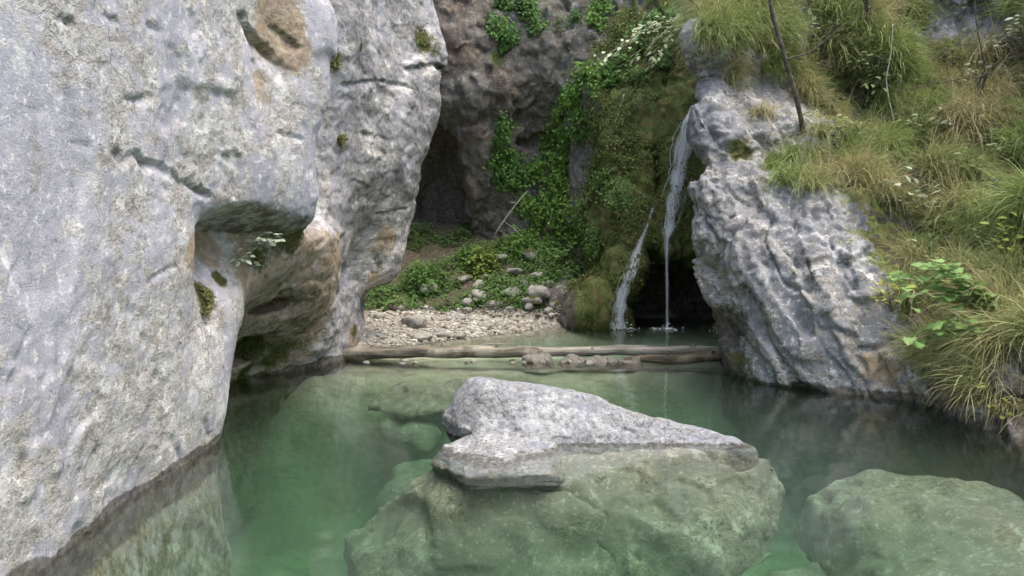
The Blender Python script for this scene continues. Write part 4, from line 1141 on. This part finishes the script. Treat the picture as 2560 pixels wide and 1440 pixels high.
def leaves_joined(name, P, N, size, seed, jitter=0.7, aspect=0.62, droop=0.25):
    """many folded six-point leaves as one mesh"""
    rr = np.random.default_rng(seed); n_ = len(P)
    Nn = unit(N + jitter * rr.normal(size=(n_, 3)) * 0.6 + np.array([0, 0, 0.35]))
    A = unit(np.cross(Nn, rr.normal(size=(n_, 3)))); A[:, 2] -= droop; A = unit(A - (A * Nn).sum(1)[:, None] * Nn)
    B = np.cross(Nn, A)
    s = size * rr.uniform(0.6, 1.35, n_)
    prof = np.array([[0, 0, 0], [0.45, 0.5 * aspect, 0.10], [1.0, 0, -0.06], [0.45, -0.5 * aspect, 0.10], [0.5, 0, 0.0]])
    V = P[:, None] + s[:, None, None] * (prof[None, :, 0:1] * A[:, None] + prof[None, :, 1:2] * B[:, None] + prof[None, :, 2:3] * Nn[:, None])
    f = np.array([[0, 4, 1], [1, 4, 2], [0, 3, 4], [3, 2, 4]])
    F = (f[None] + (np.arange(n_) * 5)[:, None, None]).reshape(-1, 3)
    me = mesh_np(name, V.reshape(-1, 3), F, False)
    set_tone(me, np.repeat(np.clip(rr.normal(0.5, 0.24, n_), 0, 1), 5))
    return me

def near_pts(owner, centers, rads, n_, seed, lift=(0.0, 0.12), clump=2.6):
    v, n = CL[owner]; rr = np.random.default_rng(seed)
    m = np.zeros(len(v))
    for c_, r in zip(centers, rads):
        d = np.linalg.norm(v - c_, axis=1) / r
        m = np.maximum(m, sstep(1.0, 0.45, d))
    idx = np.nonzero(m > 0)[0]
    if len(idx) == 0: return None
    w_ = m[idx] * sstep(-0.35, 0.35, perlin(v[idx] * clump, seed) + 0.15)
    w_ = w_ / w_.sum()
    k = rr.choice(idx, n_, p=w_)
    h = lift[0] + (lift[1] - lift[0]) * rr.random(n_) ** 1.5
    h = h * (0.6 + 0.8 * sstep(-0.2, 0.4, perlin(v[k] * 4.0, seed + 3)))
    return v[k] + n[k] * h[:, None] + rr.normal(size=(n_, 3)) * 0.025, n[k]

def ivy(pxs, n_, size, label, seed, owner='cliff_back', mat='ivy', lift=(0.0, 0.26), name='ivy', cat='ivy', stems=5):
    C, Rr = [], []
    for (px, py, r) in pxs:
        h = hit(px, py)
        if h is None or h[2] != owner: continue
        C.append(h[0]); Rr.append(r * h[0][1] / FPX * 1.25)
    if not C: print('no ivy', label); return
    q = near_pts(owner, C, Rr, n_, seed, lift)
    base = C[int(np.argmin([c_[2] for c_ in C]))]
    e = empty(name, base)
    me = leaves_joined('leaves', q[0] - base, q[1], size, seed)
    tag(link('leaves', me, M[mat], e), kind='stuff')
    rr = np.random.default_rng(seed)
    v, n = CL[owner]
    for k in range(stems):
        a_ = C[rr.integers(len(C))]; b = C[rr.integers(len(C))]
        m = np.linspace(0, 1, 12)[:, None]
        p_ = (a_ + np.array([0, 0, -.15])) * (1 - m) + (b + np.array([0, 0, .1])) * m + np.cumsum(rr.normal(size=(12, 3)), 0) * 0.02
        pp_ = np.array([v[np.argmin(((v - z_) ** 2).sum(1))] + 0.03 * n[np.argmin(((v - z_) ** 2).sum(1))] for z_ in p_[::3]])
        V, F = tube(path_interp(pp_, 12) - base, np.linspace(0.009, 0.003, 12), 5)
        link('stem', pmesh('stem', V, F), M['twig'], e)
    return tag(e, label, cat)

ivy([(1470,215,55), (1440,260,50), (1415,310,50), (1395,360,50), (1385,410,55)], 4200, 0.08, 'bright ivy curtain hanging down the middle of the back cliff', 201, mat='ivy_bright')
ivy([(1355,450,50), (1385,480,60), (1340,500,45), (1400,530,60), (1350,560,70), (1410,580,55)], 4200, 0.08, 'broad leafy ivy skirt below the bright ivy curtain', 202, mat='ivy_bright')
ivy([(1258,310,26), (1255,350,32), (1256,400,36), (1270,435,40), (1300,420,30)], 2200, 0.075, 'dark narrow ivy column left of the bright ivy curtain', 203)
ivy([(1285,15,55), (1255,50,40), (1250,95,38), (1320,10,35)], 2200, 0.08, 'dark ivy clump at the top edge of the picture on the back cliff', 204)
ivy([(1330,72,20), (1360,68,22), (1400,60,18), (1440,50,18), (1290,85,20)], 420, 0.07, 'thin line of ivy along a ledge of the back cliff', 205)
ivy([(1505,20,36), (1500,55,28)], 500, 0.08, 'small bright ivy clump right of the ivy ledge', 206, mat='ivy_bright')
ivy([(1650,90,55), (1640,140,45), (1690,70,40), (1545,185,40), (1600,180,40)], 1400, 0.09, 'dark ivy behind the pale-leaved shrub above the waterfall', 207)
ivy([(1480,310,35), (1450,330,30), (1480,345,30)], 350, 0.07, 'sparse ivy right of the bright curtain on pale rock', 208)
ivy([(1470,560,45), (1500,600,40), (1460,540,40), (1560,500,40), (1520,460,40)], 2200, 0.065, 'loose creeper on the upper left of the mossy apron', 209, mat='fern')

# moss that covers the apron round the falls : nobody could count it
cs = [at(*q) for q in [(1500,790,14.6), (1570,690,14.6), (1600,560,14.9), (1560,400,15.4), (1530,300,15.8), (1700,520,14.8), (1700,400,15.0), (1760,500,14.9), (1600,250,15.8), (1680,120,15.8), (1560,100,16.2), (1740,560,14.8), (1460,700,15), (1480,450,16)]]
q = near_pts('cliff_back', cs, [0.5, 0.5, 0.6, 0.7, 0.7, 0.6, 0.6, 0.6, 0.7, 0.8, 0.8, 0.5, .5, .7], 24000, 210, (0.0, 0.13), 3.2)
tag(link('moss', leaves_joined('moss', q[0], q[1], 0.05, 210, 0.8, 0.5, 0.9), M['mossy']), 'olive moss and cushions covering the rock round the waterfalls', 'moss', kind='stuff')
for (lst, own, lab, sd_) in [([(730,590,40), (690,600,30), (640,640,30)], 'cliff_left', 'green moss under the overhang of the left cliff', 211), ([(620,870,40), (690,890,40), (610,930,30)], 'cliff_left', 'dark moss in the hollow at the foot of the left cliff', 212), ([(1060,95,40), (1085,110,30)], 'cliff_left', 'grassy moss on the upper ledge of the left cliff', 213),
                             ([(512,735,26), (510,770,22)], 'cliff_left', 'moss patch on the edge of the nearest part of the left cliff', 214), ([(836,140,14), (838,160,12)], 'cliff_left', 'single round moss cushion high on the left cliff', 215), ([(846,350,13)], 'cliff_left', 'small dark moss cushion below the round one on the left cliff', 216), ([(760,840,30), (720,860,30), (800,800,20)], 'cliff_left', 'thin moss on the knobbly rock beside the dark hollow', 217)]:
    ivy(lst, 420, 0.028, lab, sd_, own, 'moss_light' if sd_ not in (212,) else 'mossy', (0, 0.04), 'moss_patch', 'moss', 0)

# bushy herbs on the bank
def bush(px, pyb, w, hgt, n_, size, label, seed, mat='fern', name='bush', cat='bush'):
    h = hit(px, pyb)
    if h is None: return
    p = h[0].copy(); rx = w / 2 * p[1] / FPX; rz = hgt * p[1] / FPX
    e = empty(name, p); rr = np.random.default_rng(seed)
    d = unit(rr.normal(size=(n_, 3))); d[:, 2] = np.abs(d[:, 2]); r = rr.random(n_) ** 0.35
    P = d * r[:, None] * np.array([rx, rx * 0.7, rz])
    lump = 1 + 0.45 * perlin(d * 2.2, seed); P *= lump[:, None]
    keep = perlin(P * 5 + seed, seed) > -0.25
    P = P[keep]; N = unit(d[keep] + np.array([0, -0.3, 0.6]))
    P[:, 2] += ground_z(P[:, 0] + p[0], P[:, 1] + p[1]) - p[2]
    tag(link('leaves', leaves_joined('leaves', P, N, size, seed), M[mat], e), kind='stuff')
    for k in range(7):
        t_ = P[rr.integers(len(P))]
        V, F = tube(path_interp([[0, 0, -0.02], t_ * np.array([.4, .4, .7]), t_], 8), np.linspace(0.007, 0.002, 8), 5)
        link('stem', pmesh('stem', V, F), M['twig'], e)
    return tag(e, label, cat)
for k, b in enumerate([
    (1060,735,110,80,900,.075,'dense green bush on the bank right against the left cliff','ivy'), (1205,690,100,75,800,.08,'bright yellow-green bush in the middle of the bank','yellow'),
    (1420,690,100,80,900,.075,'dark ferny bush on the right of the bank','fern'), (1290,640,90,55,600,.07,'low green bush below the dead branch','ivy_bright'), (1350,620,110,50,800,.07,'wide green bush at the foot of the ivy skirt','ivy_bright'),
    (1110,775,60,45,350,.06,'small dark herb between the gravel and the dense bush','fern'), (1240,715,80,40,400,.06,'low herb just below the yellow-green bush','fern'), (1300,680,60,36,300,.06,'tiny green herb left of the mossy rounded stone','ivy'),
    (1380,715,60,36,300,.06,'dark little herb between stones right of the mossy rounded stone','ivy'), (1180,660,70,50,400,.07,'leafy herb at the upper left of the yellow-green bush','ivy_bright'), (1290,765,60,30,200,.05,'sparse herb beside the largest dark boulder','fern'),
    (1460,640,50,40,300,.06,'ferny herb in the dark gap by the mossy apron','fern'), (1130,720,60,36,300,.06,'thin herb right of the dense green bush','fern'), (1430,770,36,30,160,.05,'small dark herb at the foot of the mossy apron','ivy')]):
    bush(b[0], b[1], b[2], b[3], b[4], b[5], b[6], 300 + k, b[7])

# ---- leafy shrubs whose leaves can be told apart
def leaf_shape(kind):
    bm = bmesh.new()
    if kind == 'ovate':
        out = [(0, 0), (.22, .20), (.5, .27), (.78, .17), (1, 0), (.78, -.17), (.5, -.27), (.22, -.20)]
    else:   # lobed
        out = [(0, 0), (.06, .22), (-.05, .42), (.22, .40), (.40, .58), (.50, .34), (.72, .30), (1, 0), (.72, -.30), (.50, -.34), (.40, -.58), (.22, -.40), (-.05, -.42), (.06, -.22)]
    def zf(x, y): return 0.16 * abs(y) - 0.14 * x * x
    c_ = bm.verts.new((0.45, 0, zf(.45, 0)))
    vs_ = [bm.verts.new((x, y, zf(x, y))) for x, y in out]
    for i in range(len(vs_)): bm.faces.new((c_, vs_[i], vs_[(i + 1) % len(vs_)]))
    me = bpy.data.meshes.new('leaf_shape'); bm.to_mesh(me); bm.free(); return me
LEAF = {}
def shrub(name, base_px, tips, nleaf, size, label, seed, mat, kind='ovate', dy=-0.35, cat='shrub', rad=0.008, twig='twig', baseY=None, flat=0.5):
    rr = np.random.default_rng(seed)
    if baseY: b = at(base_px[0], base_px[1], baseY)
    else:
        h = hit(*base_px)
        if h is None: return
        b = h[0]
    key = (mat, kind)
    if key not in LEAF:
        LEAF[key] = leaf_shape(kind); LEAF[key].materials.append(M[mat])
    e = empty(name, b)
    paths = []
    for (px, py) in tips:
        tp = at(px, py, b[1] + dy * rr.uniform(0.5, 1.3)) - b
        mid = tp * 0.5 + np.array([rr.normal() * .03, -0.06, 0.10 * np.linalg.norm(tp)])
        P = path_interp([[0, 0, 0], mid, tp], 12); paths.append(P)
        V, F = tube(P, np.linspace(rad, rad * 0.3, 12), 5)
        link('branch', pmesh('branch', V, F), M[twig], e)
    for k in range(nleaf):
        P = paths[k % len(paths)]; u = rr.uniform(0.35, 1.0); i = min(int(u * 11), 10); p = P[i] + (P[i+1] - P[i]) * (u * 11 - i)
        tdir = unit(P[i+1] - P[i]); side = 1 if rr.random() < 0.5 else -1
        out = unit(np.cross(tdir, [0, 0, 1.0]) * side + tdir * rr.uniform(0.2, 1.0) + np.array([0, -0.15, rr.uniform(-.45, .15)]))
        up = unit(np.array([rr.normal() * .35, -0.45 + rr.normal() * .3, 1.0 * flat + 0.4])); ax_y = unit(np.cross(up, out)); up = np.cross(out, ax_y)
        s_ = size * rr.uniform(0.65, 1.2)
        o = bpy.data.objects.new('leaf', LEAF[key]); COL.objects.link(o); o.parent = e
        pos = p + out * 0.02 + rr.normal(size=3) * size * 0.35
        m4 = Matrix([[out[0] * s_, ax_y[0] * s_, up[0] * s_, pos[0]], [out[1] * s_, ax_y[1] * s_, up[1] * s_, pos[1]], [out[2] * s_, ax_y[2] * s_, up[2] * s_, pos[2]], [0, 0, 0, 1]])
        o.matrix_local = m4
    return tag(e, label, cat)

shrub('shrub', (1730,60), [(1480,160), (1515,140), (1560,110), (1600,65), (1625,160), (1690,55), (1590,150), (1650,90)], 190, 0.13, 'pale silvery shrub hanging over the back cliff above the waterfall', 401, 'lf_pale', dy=-0.8)
shrub('maple_sapling', (2470,790), [(2235,690), (2290,655), (2350,665), (2400,700), (2445,740), (2260,735), (2330,720)], 170, 0.115, 'bright green lobed-leaf sapling at the right edge above the water', 402, 'lf_maple', 'lobed', -0.35, 'sapling', 0.007, 'twig_pale', flat=0.9)
shrub('maple_sapling', (2480,830), [(2270,850), (2320,825), (2370,815), (2440,850), (2400,830)], 60, 0.115, 'low spray of bright lobed leaves under the larger green sapling', 403, 'lf_maple', 'lobed', -0.35, 'sapling', 0.006, 'twig_pale', flat=0.9)
shrub('sprig', (2310,530), [(2240,455), (2275,440), (2310,460), (2250,500), (2305,500)], 30, 0.13, 'pale leafy sprig above the white pitted rock of the right cliff', 404, 'lf_white', dy=-0.2, cat='sprig', rad=0.005)
shrub('sprig', (2510,1035), [(2455,1010), (2470,970), (2500,985), (2460,1030)], 20, 0.075, 'small lemon-green sprig low at the right edge by the water', 405, 'lf_yellow', dy=-0.15, cat='sprig', rad=0.004)
shrub('shrub', (2210,200), [(2110,165), (2140,150), (2180,130), (2230,180), (2150,210), (2205,225)], 60, 0.11, 'leafy green shrub over the dark hollow of the right cliff', 406, 'lf_green', dy=-0.35)
shrub('sprig', (2420,300), [(2335,275), (2360,290), (2390,270), (2440,290), (2345,310)], 36, 0.11, 'silvery sprig in the grass below the broken tree stub', 407, 'lf_white', dy=-0.25, cat='sprig', rad=0.005)
shrub('sprig', (2480,200), [(2405,180), (2425,160), (2500,175), (2540,190), (2550,210), (2450,205)], 50, 0.11, 'silvery leaves round the broken tree stub at the upper right', 408, 'lf_white', dy=-0.25, cat='sprig', rad=0.005)
shrub('shrub', (2070,130), [(2030,70), (2060,50), (2085,90), (2040,110), (2100,60)], 50, 0.11, 'light green shrub between the two thin dark trunks', 409, 'lf_green', dy=-0.3)
shrub('sprig', (1830,80), [(1780,40), (1810,20), (1860,60), (1790,70)], 32, 0.10, 'light green sprig at the top of the right cliff edge', 410, 'lf_green', dy=-0.25, cat='sprig', rad=0.005)
shrub('sprig', (700,640), [(618,612), (640,602), (675,604), (628,628)], 40, 0.075, 'pale fern-like sprig hanging under the left overhang', 411, 'lf_white', dy=-0.85, cat='sprig', rad=0.004)
shrub('sprig', (640,680), [(572,648), (595,640), (612,660)], 22, 0.065, 'tiny pale sprig below the fern-like one under the left overhang', 412, 'lf_white', dy=-0.7, cat='sprig', rad=0.004)
shrub('shrub', (2230,780), [(2180,700), (2215,690), (2250,715), (2190,740)], 40, 0.09, 'yellow-green shrub at the right border of the bare rock face', 413, 'lf_yellow', dy=-0.2)
shrub('sprig', (2555,100), [(2500,80), (2530,60), (2480,110), (2545,40)], 36, 0.10, 'silvery leaves at the top right corner before dark rock', 414, 'lf_white', dy=-0.3, cat='sprig', rad=0.005)
shrub('shrub', (2150,330), [(2050,330), (2090,310), (2120,290), (2170,300)], 40, 0.08, 'low green shrub on the ledge below the dark hollow', 415, 'lf_green', dy=-0.2)
shrub('shrub', (2540,640), [(2480,560), (2520,540), (2555,590), (2490,610)], 40, 0.09, 'yellow-green shrub in the grass at the right edge, halfway up', 416, 'lf_yellow', dy=-0.25)

for k_, (bx, by, tips_, n_, sz_, lb_, mt_) in enumerate([
    (2300,330, [(2250,300), (2290,280), (2330,300), (2270,335)], 44, .09, 'leafy green plant in the grass left of the broken stub', 'lf_green'),
    (2420,440, [(2360,400), (2400,380), (2440,400), (2380,440)], 44, .09, 'leafy green plant in the middle of the grassy slope', 'lf_green'),
    (2520,400, [(2480,360), (2520,340), (2550,370)], 36, .09, 'leafy green plant at the right edge under the broken stub', 'lf_green'),
    (2340,720, [(2290,600), (2330,590), (2370,620), (2310,640)], 36, .08, 'dull green plant just above the bright lobed-leaf sapling', 'lf_green'),
    (2480,640, [(2420,600), (2450,570), (2490,590)], 36, .09, 'green leafy plant in straw grass above the lobed leaves', 'lf_green'),
    (2020,90, [(1960,40), (1990,20), (2030,40)], 36, .08, 'leafy plant just right of the slanting thin trunk at the top', 'lf_pale'),
    (1900,60, [(1860,20), (1890,0), (1920,20)], 30, .08, 'leafy plant just left of the slanting thin trunk at the top', 'lf_green'),
    (2260,120, [(2230,60), (2270,40), (2300,80)], 36, .09, 'green leaves right of the thick dark trunk at the top', 'lf_green'),
    (2120,610, [(2080,590), (2110,570), (2130,600)], 14, .05, 'tiny green plant growing in the white pitted rock', 'lf_green'),
    (2160,790, [(2140,770), (2165,760)], 8, .04, 'tiny plant rooted low in the bare right rock face', 'lf_green')]):
    shrub('leafy_plant', (bx, by), tips_, n_, sz_, lb_, 450 + k_, mt_, dy=-0.25, cat='plant', rad=0.004)

# ---- thin trees and dead wood
def woody(name, pts, r0, r1, label, mat, cat, base=None, part='trunk', twigs=(), seed=0):
    P = np.array([at(*q) for q in pts]); b = P[0].copy(); e = empty(name, b)
    Q = path_interp(P - b, 40)
    V, F = tube(Q, np.linspace(r0, r1, 40), 8, seed, 0.18, 9.0)
    link(part, pmesh(part, V, F), M[mat], e)
    for tw in twigs:
        T = np.array([at(*q) for q in tw]) - b
        V, F = tube(path_interp(T, 16), np.linspace(min(r1 * 0.7, .011), .004, 16), 6)
        link('branch', pmesh('branch', V, F), M[mat], e)
    return tag(e, label, cat)
def yb(px, py, d=0.0):
    h = hit(px, py); return (h[0][1] if h else 11.0) + d
y0 = yb(2010,328, 0.05)
woody('thin_tree', [(2010,332,y0), (1990,240,y0-.25), (1955,120,y0-.35), (1932,40,y0-.4), (1915,-60,y0-.45), (1890,-300,y0-.5)], .036, .022, 'slanting thin dark tree trunk growing from the middle of the right cliff', 'trunk', 'tree', twigs=[[(1965,150,y0-.34), (2030,130,y0-.4), (2110,60,y0-.5), (2200,20,y0-.6)]])
y1 = yb(2188,105, 0.0)
woody('thin_tree', [(2188,108,y1+.05), (2178,60,y1-.15), (2165,0,y1-.25), (2140,-200,y1-.4)], .045, .034, 'thick dark trunk cut off by the top edge of the picture', 'trunk', 'tree')
y2 = yb(2425,280, 0.0)
woody('tree_stub', [(2425,285,y2+.05), (2445,230,y2-.1), (2465,180,y2-.2)], .055, .042, 'broken brown tree stub with thin upright shoot on the grassy slope', 'trunk', 'tree', twigs=[[(2463,185,y2-.2), (2455,130,y2-.25), (2442,70,y2-.3), (2436,0,y2-.3), (2440,-120,y2-.3)], [(2455,190,y2-.2), (2350,205,y2-.4), (2240,230,y2-.5)], [(2466,180,y2-.2), (2500,150,y2-.3), (2560,140,y2-.4)]])
y3 = yb(2235,310)
woody('vine', [(2238,315,y3), (2222,250,y3-.15), (2215,200,y3-.2), (2228,130,y3-.25), (2232,60,y3-.3)], .009, .005, 'pale dangling vine in front of the dark hollow', 'twig_pale', 'vine', part='stem')
y4 = yb(1235,608)
woody('dead_branch', [(1234,612,y4-.05), (1240,580,y4-.25), (1268,540,y4-.35), (1292,508,y4-.4), (1318,478,y4-.4)], .016, .009, 'bare pale dead branch rising from the bank before the ivy', 'twig_pale', 'branch', part='limb', twigs=[[(1292,508,y4-.4), (1270,505,y4-.5)], [(1258,552,y4-.3), (1290,575,y4-.4), (1310,600,y4-.4)]])
y5 = yb(2420,880)
woody('dead_twig', [(2425,890,y5-.1), (2415,840,y5-.25), (2395,790,y5-.3), (2385,770,y5-.3)], .006, .004, 'bare pale twig hanging below the bright lobed leaves', 'twig_pale', 'twig', part='stem')
y6 = yb(1555,255)
woody('bare_vine', [(1560,235,y6-.1), (1545,290,y6-.15), (1520,340,y6-.15), (1505,370,y6-.1)], .012, .008, 'pale bare vine on the mossy wall left of the waterfall', 'twig_pale', 'vine', part='stem')

# ------------------------------------------------------------------ grass
def tuft_mesh(name, nbl, length, seed, spread=0.6, droopk=1.0, width=0.007, root=0.07):
    rr = np.random.default_rng(seed); VV, FF, TT = [], [], []; o = 0; S = 6
    for b in range(nbl):
        az = rr.normal() * 0.9                      # mostly outwards (+X)
        el = rr.uniform(0.35, 1.35)
        d = np.array([math.cos(az) * math.cos(el), math.sin(az) * math.cos(el) , math.sin(el)])
        p = np.array([rr.normal() * root * 0.4, rr.normal() * root, rr.normal() * root * 0.5])
        L = length * rr.uniform(0.5, 1.15) / S; w_ = width * rr.uniform(0.45, 1.6)
        side = unit(np.cross(d, [rr.normal(), rr.normal(), 0.6])); k = droopk * rr.uniform(0.5, 1.4); tone = np.clip(rr.normal(0.42, 0.26), 0, 1)
        for s in range(S + 1):
            ww = w_ * (1 - (s / S) ** 1.6) * 0.5 + 0.0006
            VV += [p + side * ww, p - side * ww]; TT += [tone * (0.75 + 0.4 * s / S)] * 2
            p = p + d * L; d = unit(d + np.array([0, 0, -0.34 * k]))
        for s in range(S):
            a_ = o + 2 * s; FF.append((a_, a_ + 1, a_ + 3, a_ + 2))
        o += 2 * (S + 1)
    me = mesh_np(name, np.array(VV), np.array(FF), False); set_tone(me, np.clip(TT, 0, 1)); return me
TUFT = {}
for kind, m_ in (('green', 'grass_green'), ('mixed', 'grass'), ('dry', 'grass_dry')):
    TUFT[kind] = [tuft_mesh('tuft_shape', 170, 0.62, 500 + 10 * k + len(kind), droopk=1.0 + 0.15 * k) for k in range(3)]
    for me in TUFT[kind]: me.materials.append(M[m_])
def place_tuft(p, n, kind, var, sc, label, group=None, name='grass_tuft', rng=random):
    o = bpy.data.objects.new(name, TUFT[kind][var]); COL.objects.link(o)
    o.location = [float(x) for x in p]; o.rotation_euler = (0, 0, math.atan2(n[1], n[0]) + rng.uniform(-.4, .4)); o.scale = (sc, sc, sc * rng.uniform(.85, 1.15))
    return tag(o, label, 'grass', group)
for (px, py, kind, sc, lab) in [
    (1965,455,'green',1.05,'big drooping grass tuft hanging alone over the bare right rock'), (1890,120,'mixed',1.3,'large drooping tuft at the top left of the right slope'), (1930,100,'green',1.1,'green tuft beside the slanting thin trunk near the top'),
    (1905,290,'dry',0.8,'dry brown tuft on the pale rock left of the slanting trunk'), (2080,130,'mixed',1.2,'tuft overhanging the dark hollow from the left'), (2130,160,'mixed',1.1,'tuft hanging straight over the dark hollow'),
    (2490,790,'dry',1.3,'long straw-coloured tuft at the right edge beside the lobed leaves'), (2400,950,'green',0.7,'short green tuft just above the water at the lower right'), (2330,870,'green',0.6,'dark green tuft under the bright sapling'),
    (2400,520,'dry',1.1,'dry golden tuft right of the pale leafy sprig'), (2350,560,'mixed',0.9,'tuft hanging below the pale leafy sprig'), (2060,430,'dry',0.8,'straw tuft on the upper edge of the pitted rock'), (2510,890,'dry',1.0,'dry tuft hanging low at the right edge'),
    (1830,190,'dry',0.9,'dry tuft at the grey column of the right cliff'), (2290,610,'green',0.6,'little green tuft at the border of the white pitted rock')]:
    h = hit(px, py)
    if h: place_tuft(h[0], h[1], kind, len(lab) % 3, sc, lab)

for (px, py, kind, sc) in [(1775,40,'dry',.9), (1800,90,'mixed',1.0), (1830,30,'green',1.0), (1850,110,'mixed',1.0), (1815,165,'dry',.8), (1870,60,'mixed',1.1), (1900,185,'green',1.0), (1950,170,'mixed',1.1), (1990,190,'dry',1.0), (1760,110,'dry',.8)]:
    h = hit(px, py)
    if h: place_tuft(h[0], h[1], kind, int(px) % 3, sc, {'green': 'green', 'dry': 'straw-coloured', 'mixed': 'green and straw-coloured'}[kind] + ' tuft draping the grey column at the left edge of the right cliff', {'green': 'green', 'dry': 'straw-coloured', 'mixed': 'green and straw-coloured'}[kind] + ' tufts draping the grey column')
for (px, py, kind, sc) in [(1975,400,'green',.9), (2030,400,'mixed',1.0), (2080,440,'dry',.9), (2050,340,'mixed',.9), (2110,400,'green',1.0), (2160,450,'mixed',1.0), (2200,480,'dry',1.0), (2240,500,'mixed',.9), (2120,350,'green',.8), (2000,440,'dry',.8), (2190,400,'mixed',1.0)]:
    h = hit(px, py)
    if h: place_tuft(h[0], h[1], kind, int(px) % 3, sc, {'green': 'green', 'dry': 'straw-coloured', 'mixed': 'green and straw-coloured'}[kind] + ' tuft on the shoulder above the white pitted rock', {'green': 'green', 'dry': 'straw-coloured', 'mixed': 'green and straw-coloured'}[kind] + ' tufts on the shoulder above the pitted rock')

def inpoly(px, py, poly):
    r = np.zeros(len(px), bool); n_ = len(poly)
    for i in range(n_):
        x1, y1_ = poly[i]; x2, y2_ = poly[(i + 1) % n_]
        c_ = ((y1_ > py) != (y2_ > py)) & (px < (x2 - x1) * (py - y1_) / (y2_ - y1_ + 1e-9) + x1); r ^= c_
    return r
def project(v):
    d = v - CAMP; f = d @ _F
    return 1280 + FPX * (d @ _Rt) / f, 720 - FPX * (d @ _U) / f
v, n = CL['cliff_right']
qx, qy = project(v)
GRASSY = [(1770,-400), (3200,-400), (3200,1000), (2560,1040), (2440,985), (2300,900), (2250,780), (2260,640), (2330,560), (2300,520), (2160,500), (2010,470), (1900,430), (1930,350), (2010,300), (2010,230), (1850,235), (1745,150)]
BARE = [[(2290,520), (2430,560), (2400,650), (2290,630)], [(2230,380), (2330,360), (2340,420), (2240,440)], [(2030,225), (2240,240), (2240,335), (2140,345), (2030,300)], [(2280,-60), (2600,-60), (2600,120), (2520,130), (2330,140)], [(1840,215), (2000,215), (2010,370), (1880,400)]]
dens = inpoly(qx, qy, GRASSY).astype(float)
for b in BARE: dens *= 1 - 0.9 * inpoly(qx, qy, b)
dens *= sstep(-0.22, 0.22, perlin(v * 1.3, 91) + 0.05) * (0.25 + sstep(-0.3, 0.4, n[:, 2])) * (v[:, 2] > 0.07)
dens *= np.where((qx < 2080) & (qy < 230), 1.5, 1.0) * np.where((qx > 2290) & (qy > 820), 2.5, 1.0)
dens *= np.where((qx > 2700) | (qy < -300), 0.15, 1.0)
rg = np.random.default_rng(77)
idx = np.nonzero(dens > 0)[0]
sel = rg.choice(idx, 270, replace=False, p=(dens[idx] * (qx[idx] < 2640) * (qy[idx] > -60)) / (dens[idx] * (qx[idx] < 2640) * (qy[idx] > -60)).sum())
def slope_place(x, y):
    if y < 230: return 'at the top left of the right slope' if x < 2000 else 'above the dark hollow of the right slope' if x < 2300 else 'round the broken stub at the upper right'
    if y < 500: return 'on the ledge under the dark hollow' if x < 2250 else 'on the middle of the slope under the broken stub'
    if y < 750: return 'on the slope just above the bright lobed-leaf sapling' if x < 2420 else 'at the right edge above the bright lobed-leaf sapling'
    return 'hanging low over the water under the bright lobed-leaf sapling' if x < 2450 else 'hanging low over the water at the right edge'
for i in sel:
    ton = perlin(v[i:i+1] * 0.9, 92)[0]; kind = 'green' if ton > 0.07 else 'dry' if ton < -0.2 else 'mixed'
    word = {'green': 'green', 'dry': 'straw-coloured', 'mixed': 'green and straw-coloured'}[kind]
    place_tuft(v[i] - 0.02 * n[i], n[i], kind, int(rg.integers(3)), float(rg.uniform(0.6, 1.25)), word + ' grass tuft ' + slope_place(qx[i], qy[i]), word + ' tufts ' + slope_place(qx[i], qy[i]))
# fine grass and small leaves between the tufts
def blades(name, idx, nb, length, seed):
    rr = np.random.default_rng(seed); k = rr.choice(idx, nb, p=dens[idx] / dens[idx].sum()); S = 4
    P = v[k] + rr.normal(size=(nb, 3)) * 0.02; D = unit(n[k] * 0.8 + np.array([0, 0, 0.7]) + 0.45 * rr.normal(size=(nb, 3)))
    side = unit(np.cross(D, rr.normal(size=(nb, 3)))); L = length * rr.uniform(0.5, 1.3, nb) / S; kk = rr.uniform(0.3, 1.3, nb)
    V = np.zeros((nb, 2 * (S + 1), 3))
    for s in range(S + 1):
        w_ = 0.0045 * (1 - (s / S) ** 1.5) + 0.0005
        V[:, 2*s] = P + side * w_; V[:, 2*s+1] = P - side * w_
        P = P + D * L[:, None]; D = unit(D + np.array([0, 0, -1.0]) * (0.4 * kk)[:, None])
    F = np.array([(2*s, 2*s+1, 2*s+3, 2*s+2) for s in range(S)])
    F = (F[None] + (np.arange(nb) * 2 * (S + 1))[:, None, None]).reshape(-1, 4)
    me = mesh_np(name, V.reshape(-1, 3), F, False); set_tone(me, np.repeat(np.clip(rr.normal(0.4, 0.27, nb) + 0.3 * perlin(v[k] * 0.9, 94), 0, 1), 2 * (S + 1))); return me
tag(link('grass', blades('grass', idx, 42000, 0.30, 5), M['grass']), 'fine mixed grass covering the right slope between the tufts', 'grass', kind='stuff')
k = rg.choice(idx, 7000, p=dens[idx] / dens[idx].sum())
tag(link('undergrowth', leaves_joined('undergrowth', v[k] + n[k] * rg.uniform(0.02, 0.2, (7000, 1)), n[k], 0.055, 8), M['fern']), 'small green leaves scattered through the grass of the right slope', 'undergrowth', kind='stuff')

rb = np.random.default_rng(78)
xx = rb.uniform(-3.0, 1.6, 20000); yy_ = rb.uniform(15.0, 18.4, 20000)
gz_ = ground_z(xx, yy_)
PP = np.stack([xx, yy_, gz_], 1)
kp = (gz_ > 0.33) & (perlin(PP * 1.3, 63) > -0.10)
PP = PP[kp]; hh = 0.02 + 0.30 * rb.random(len(PP)) * sstep(-0.25, 0.35, perlin(PP * 1.3, 63))
PP[:, 2] += hh
tag(link('ground_cover', leaves_joined('ground_cover', PP, np.tile(np.array([0, -0.4, 0.9]), (len(PP), 1)), 0.065, 64), M['fern']), 'low green ground cover on the stony bank below the ivy', 'ground cover', kind='stuff')
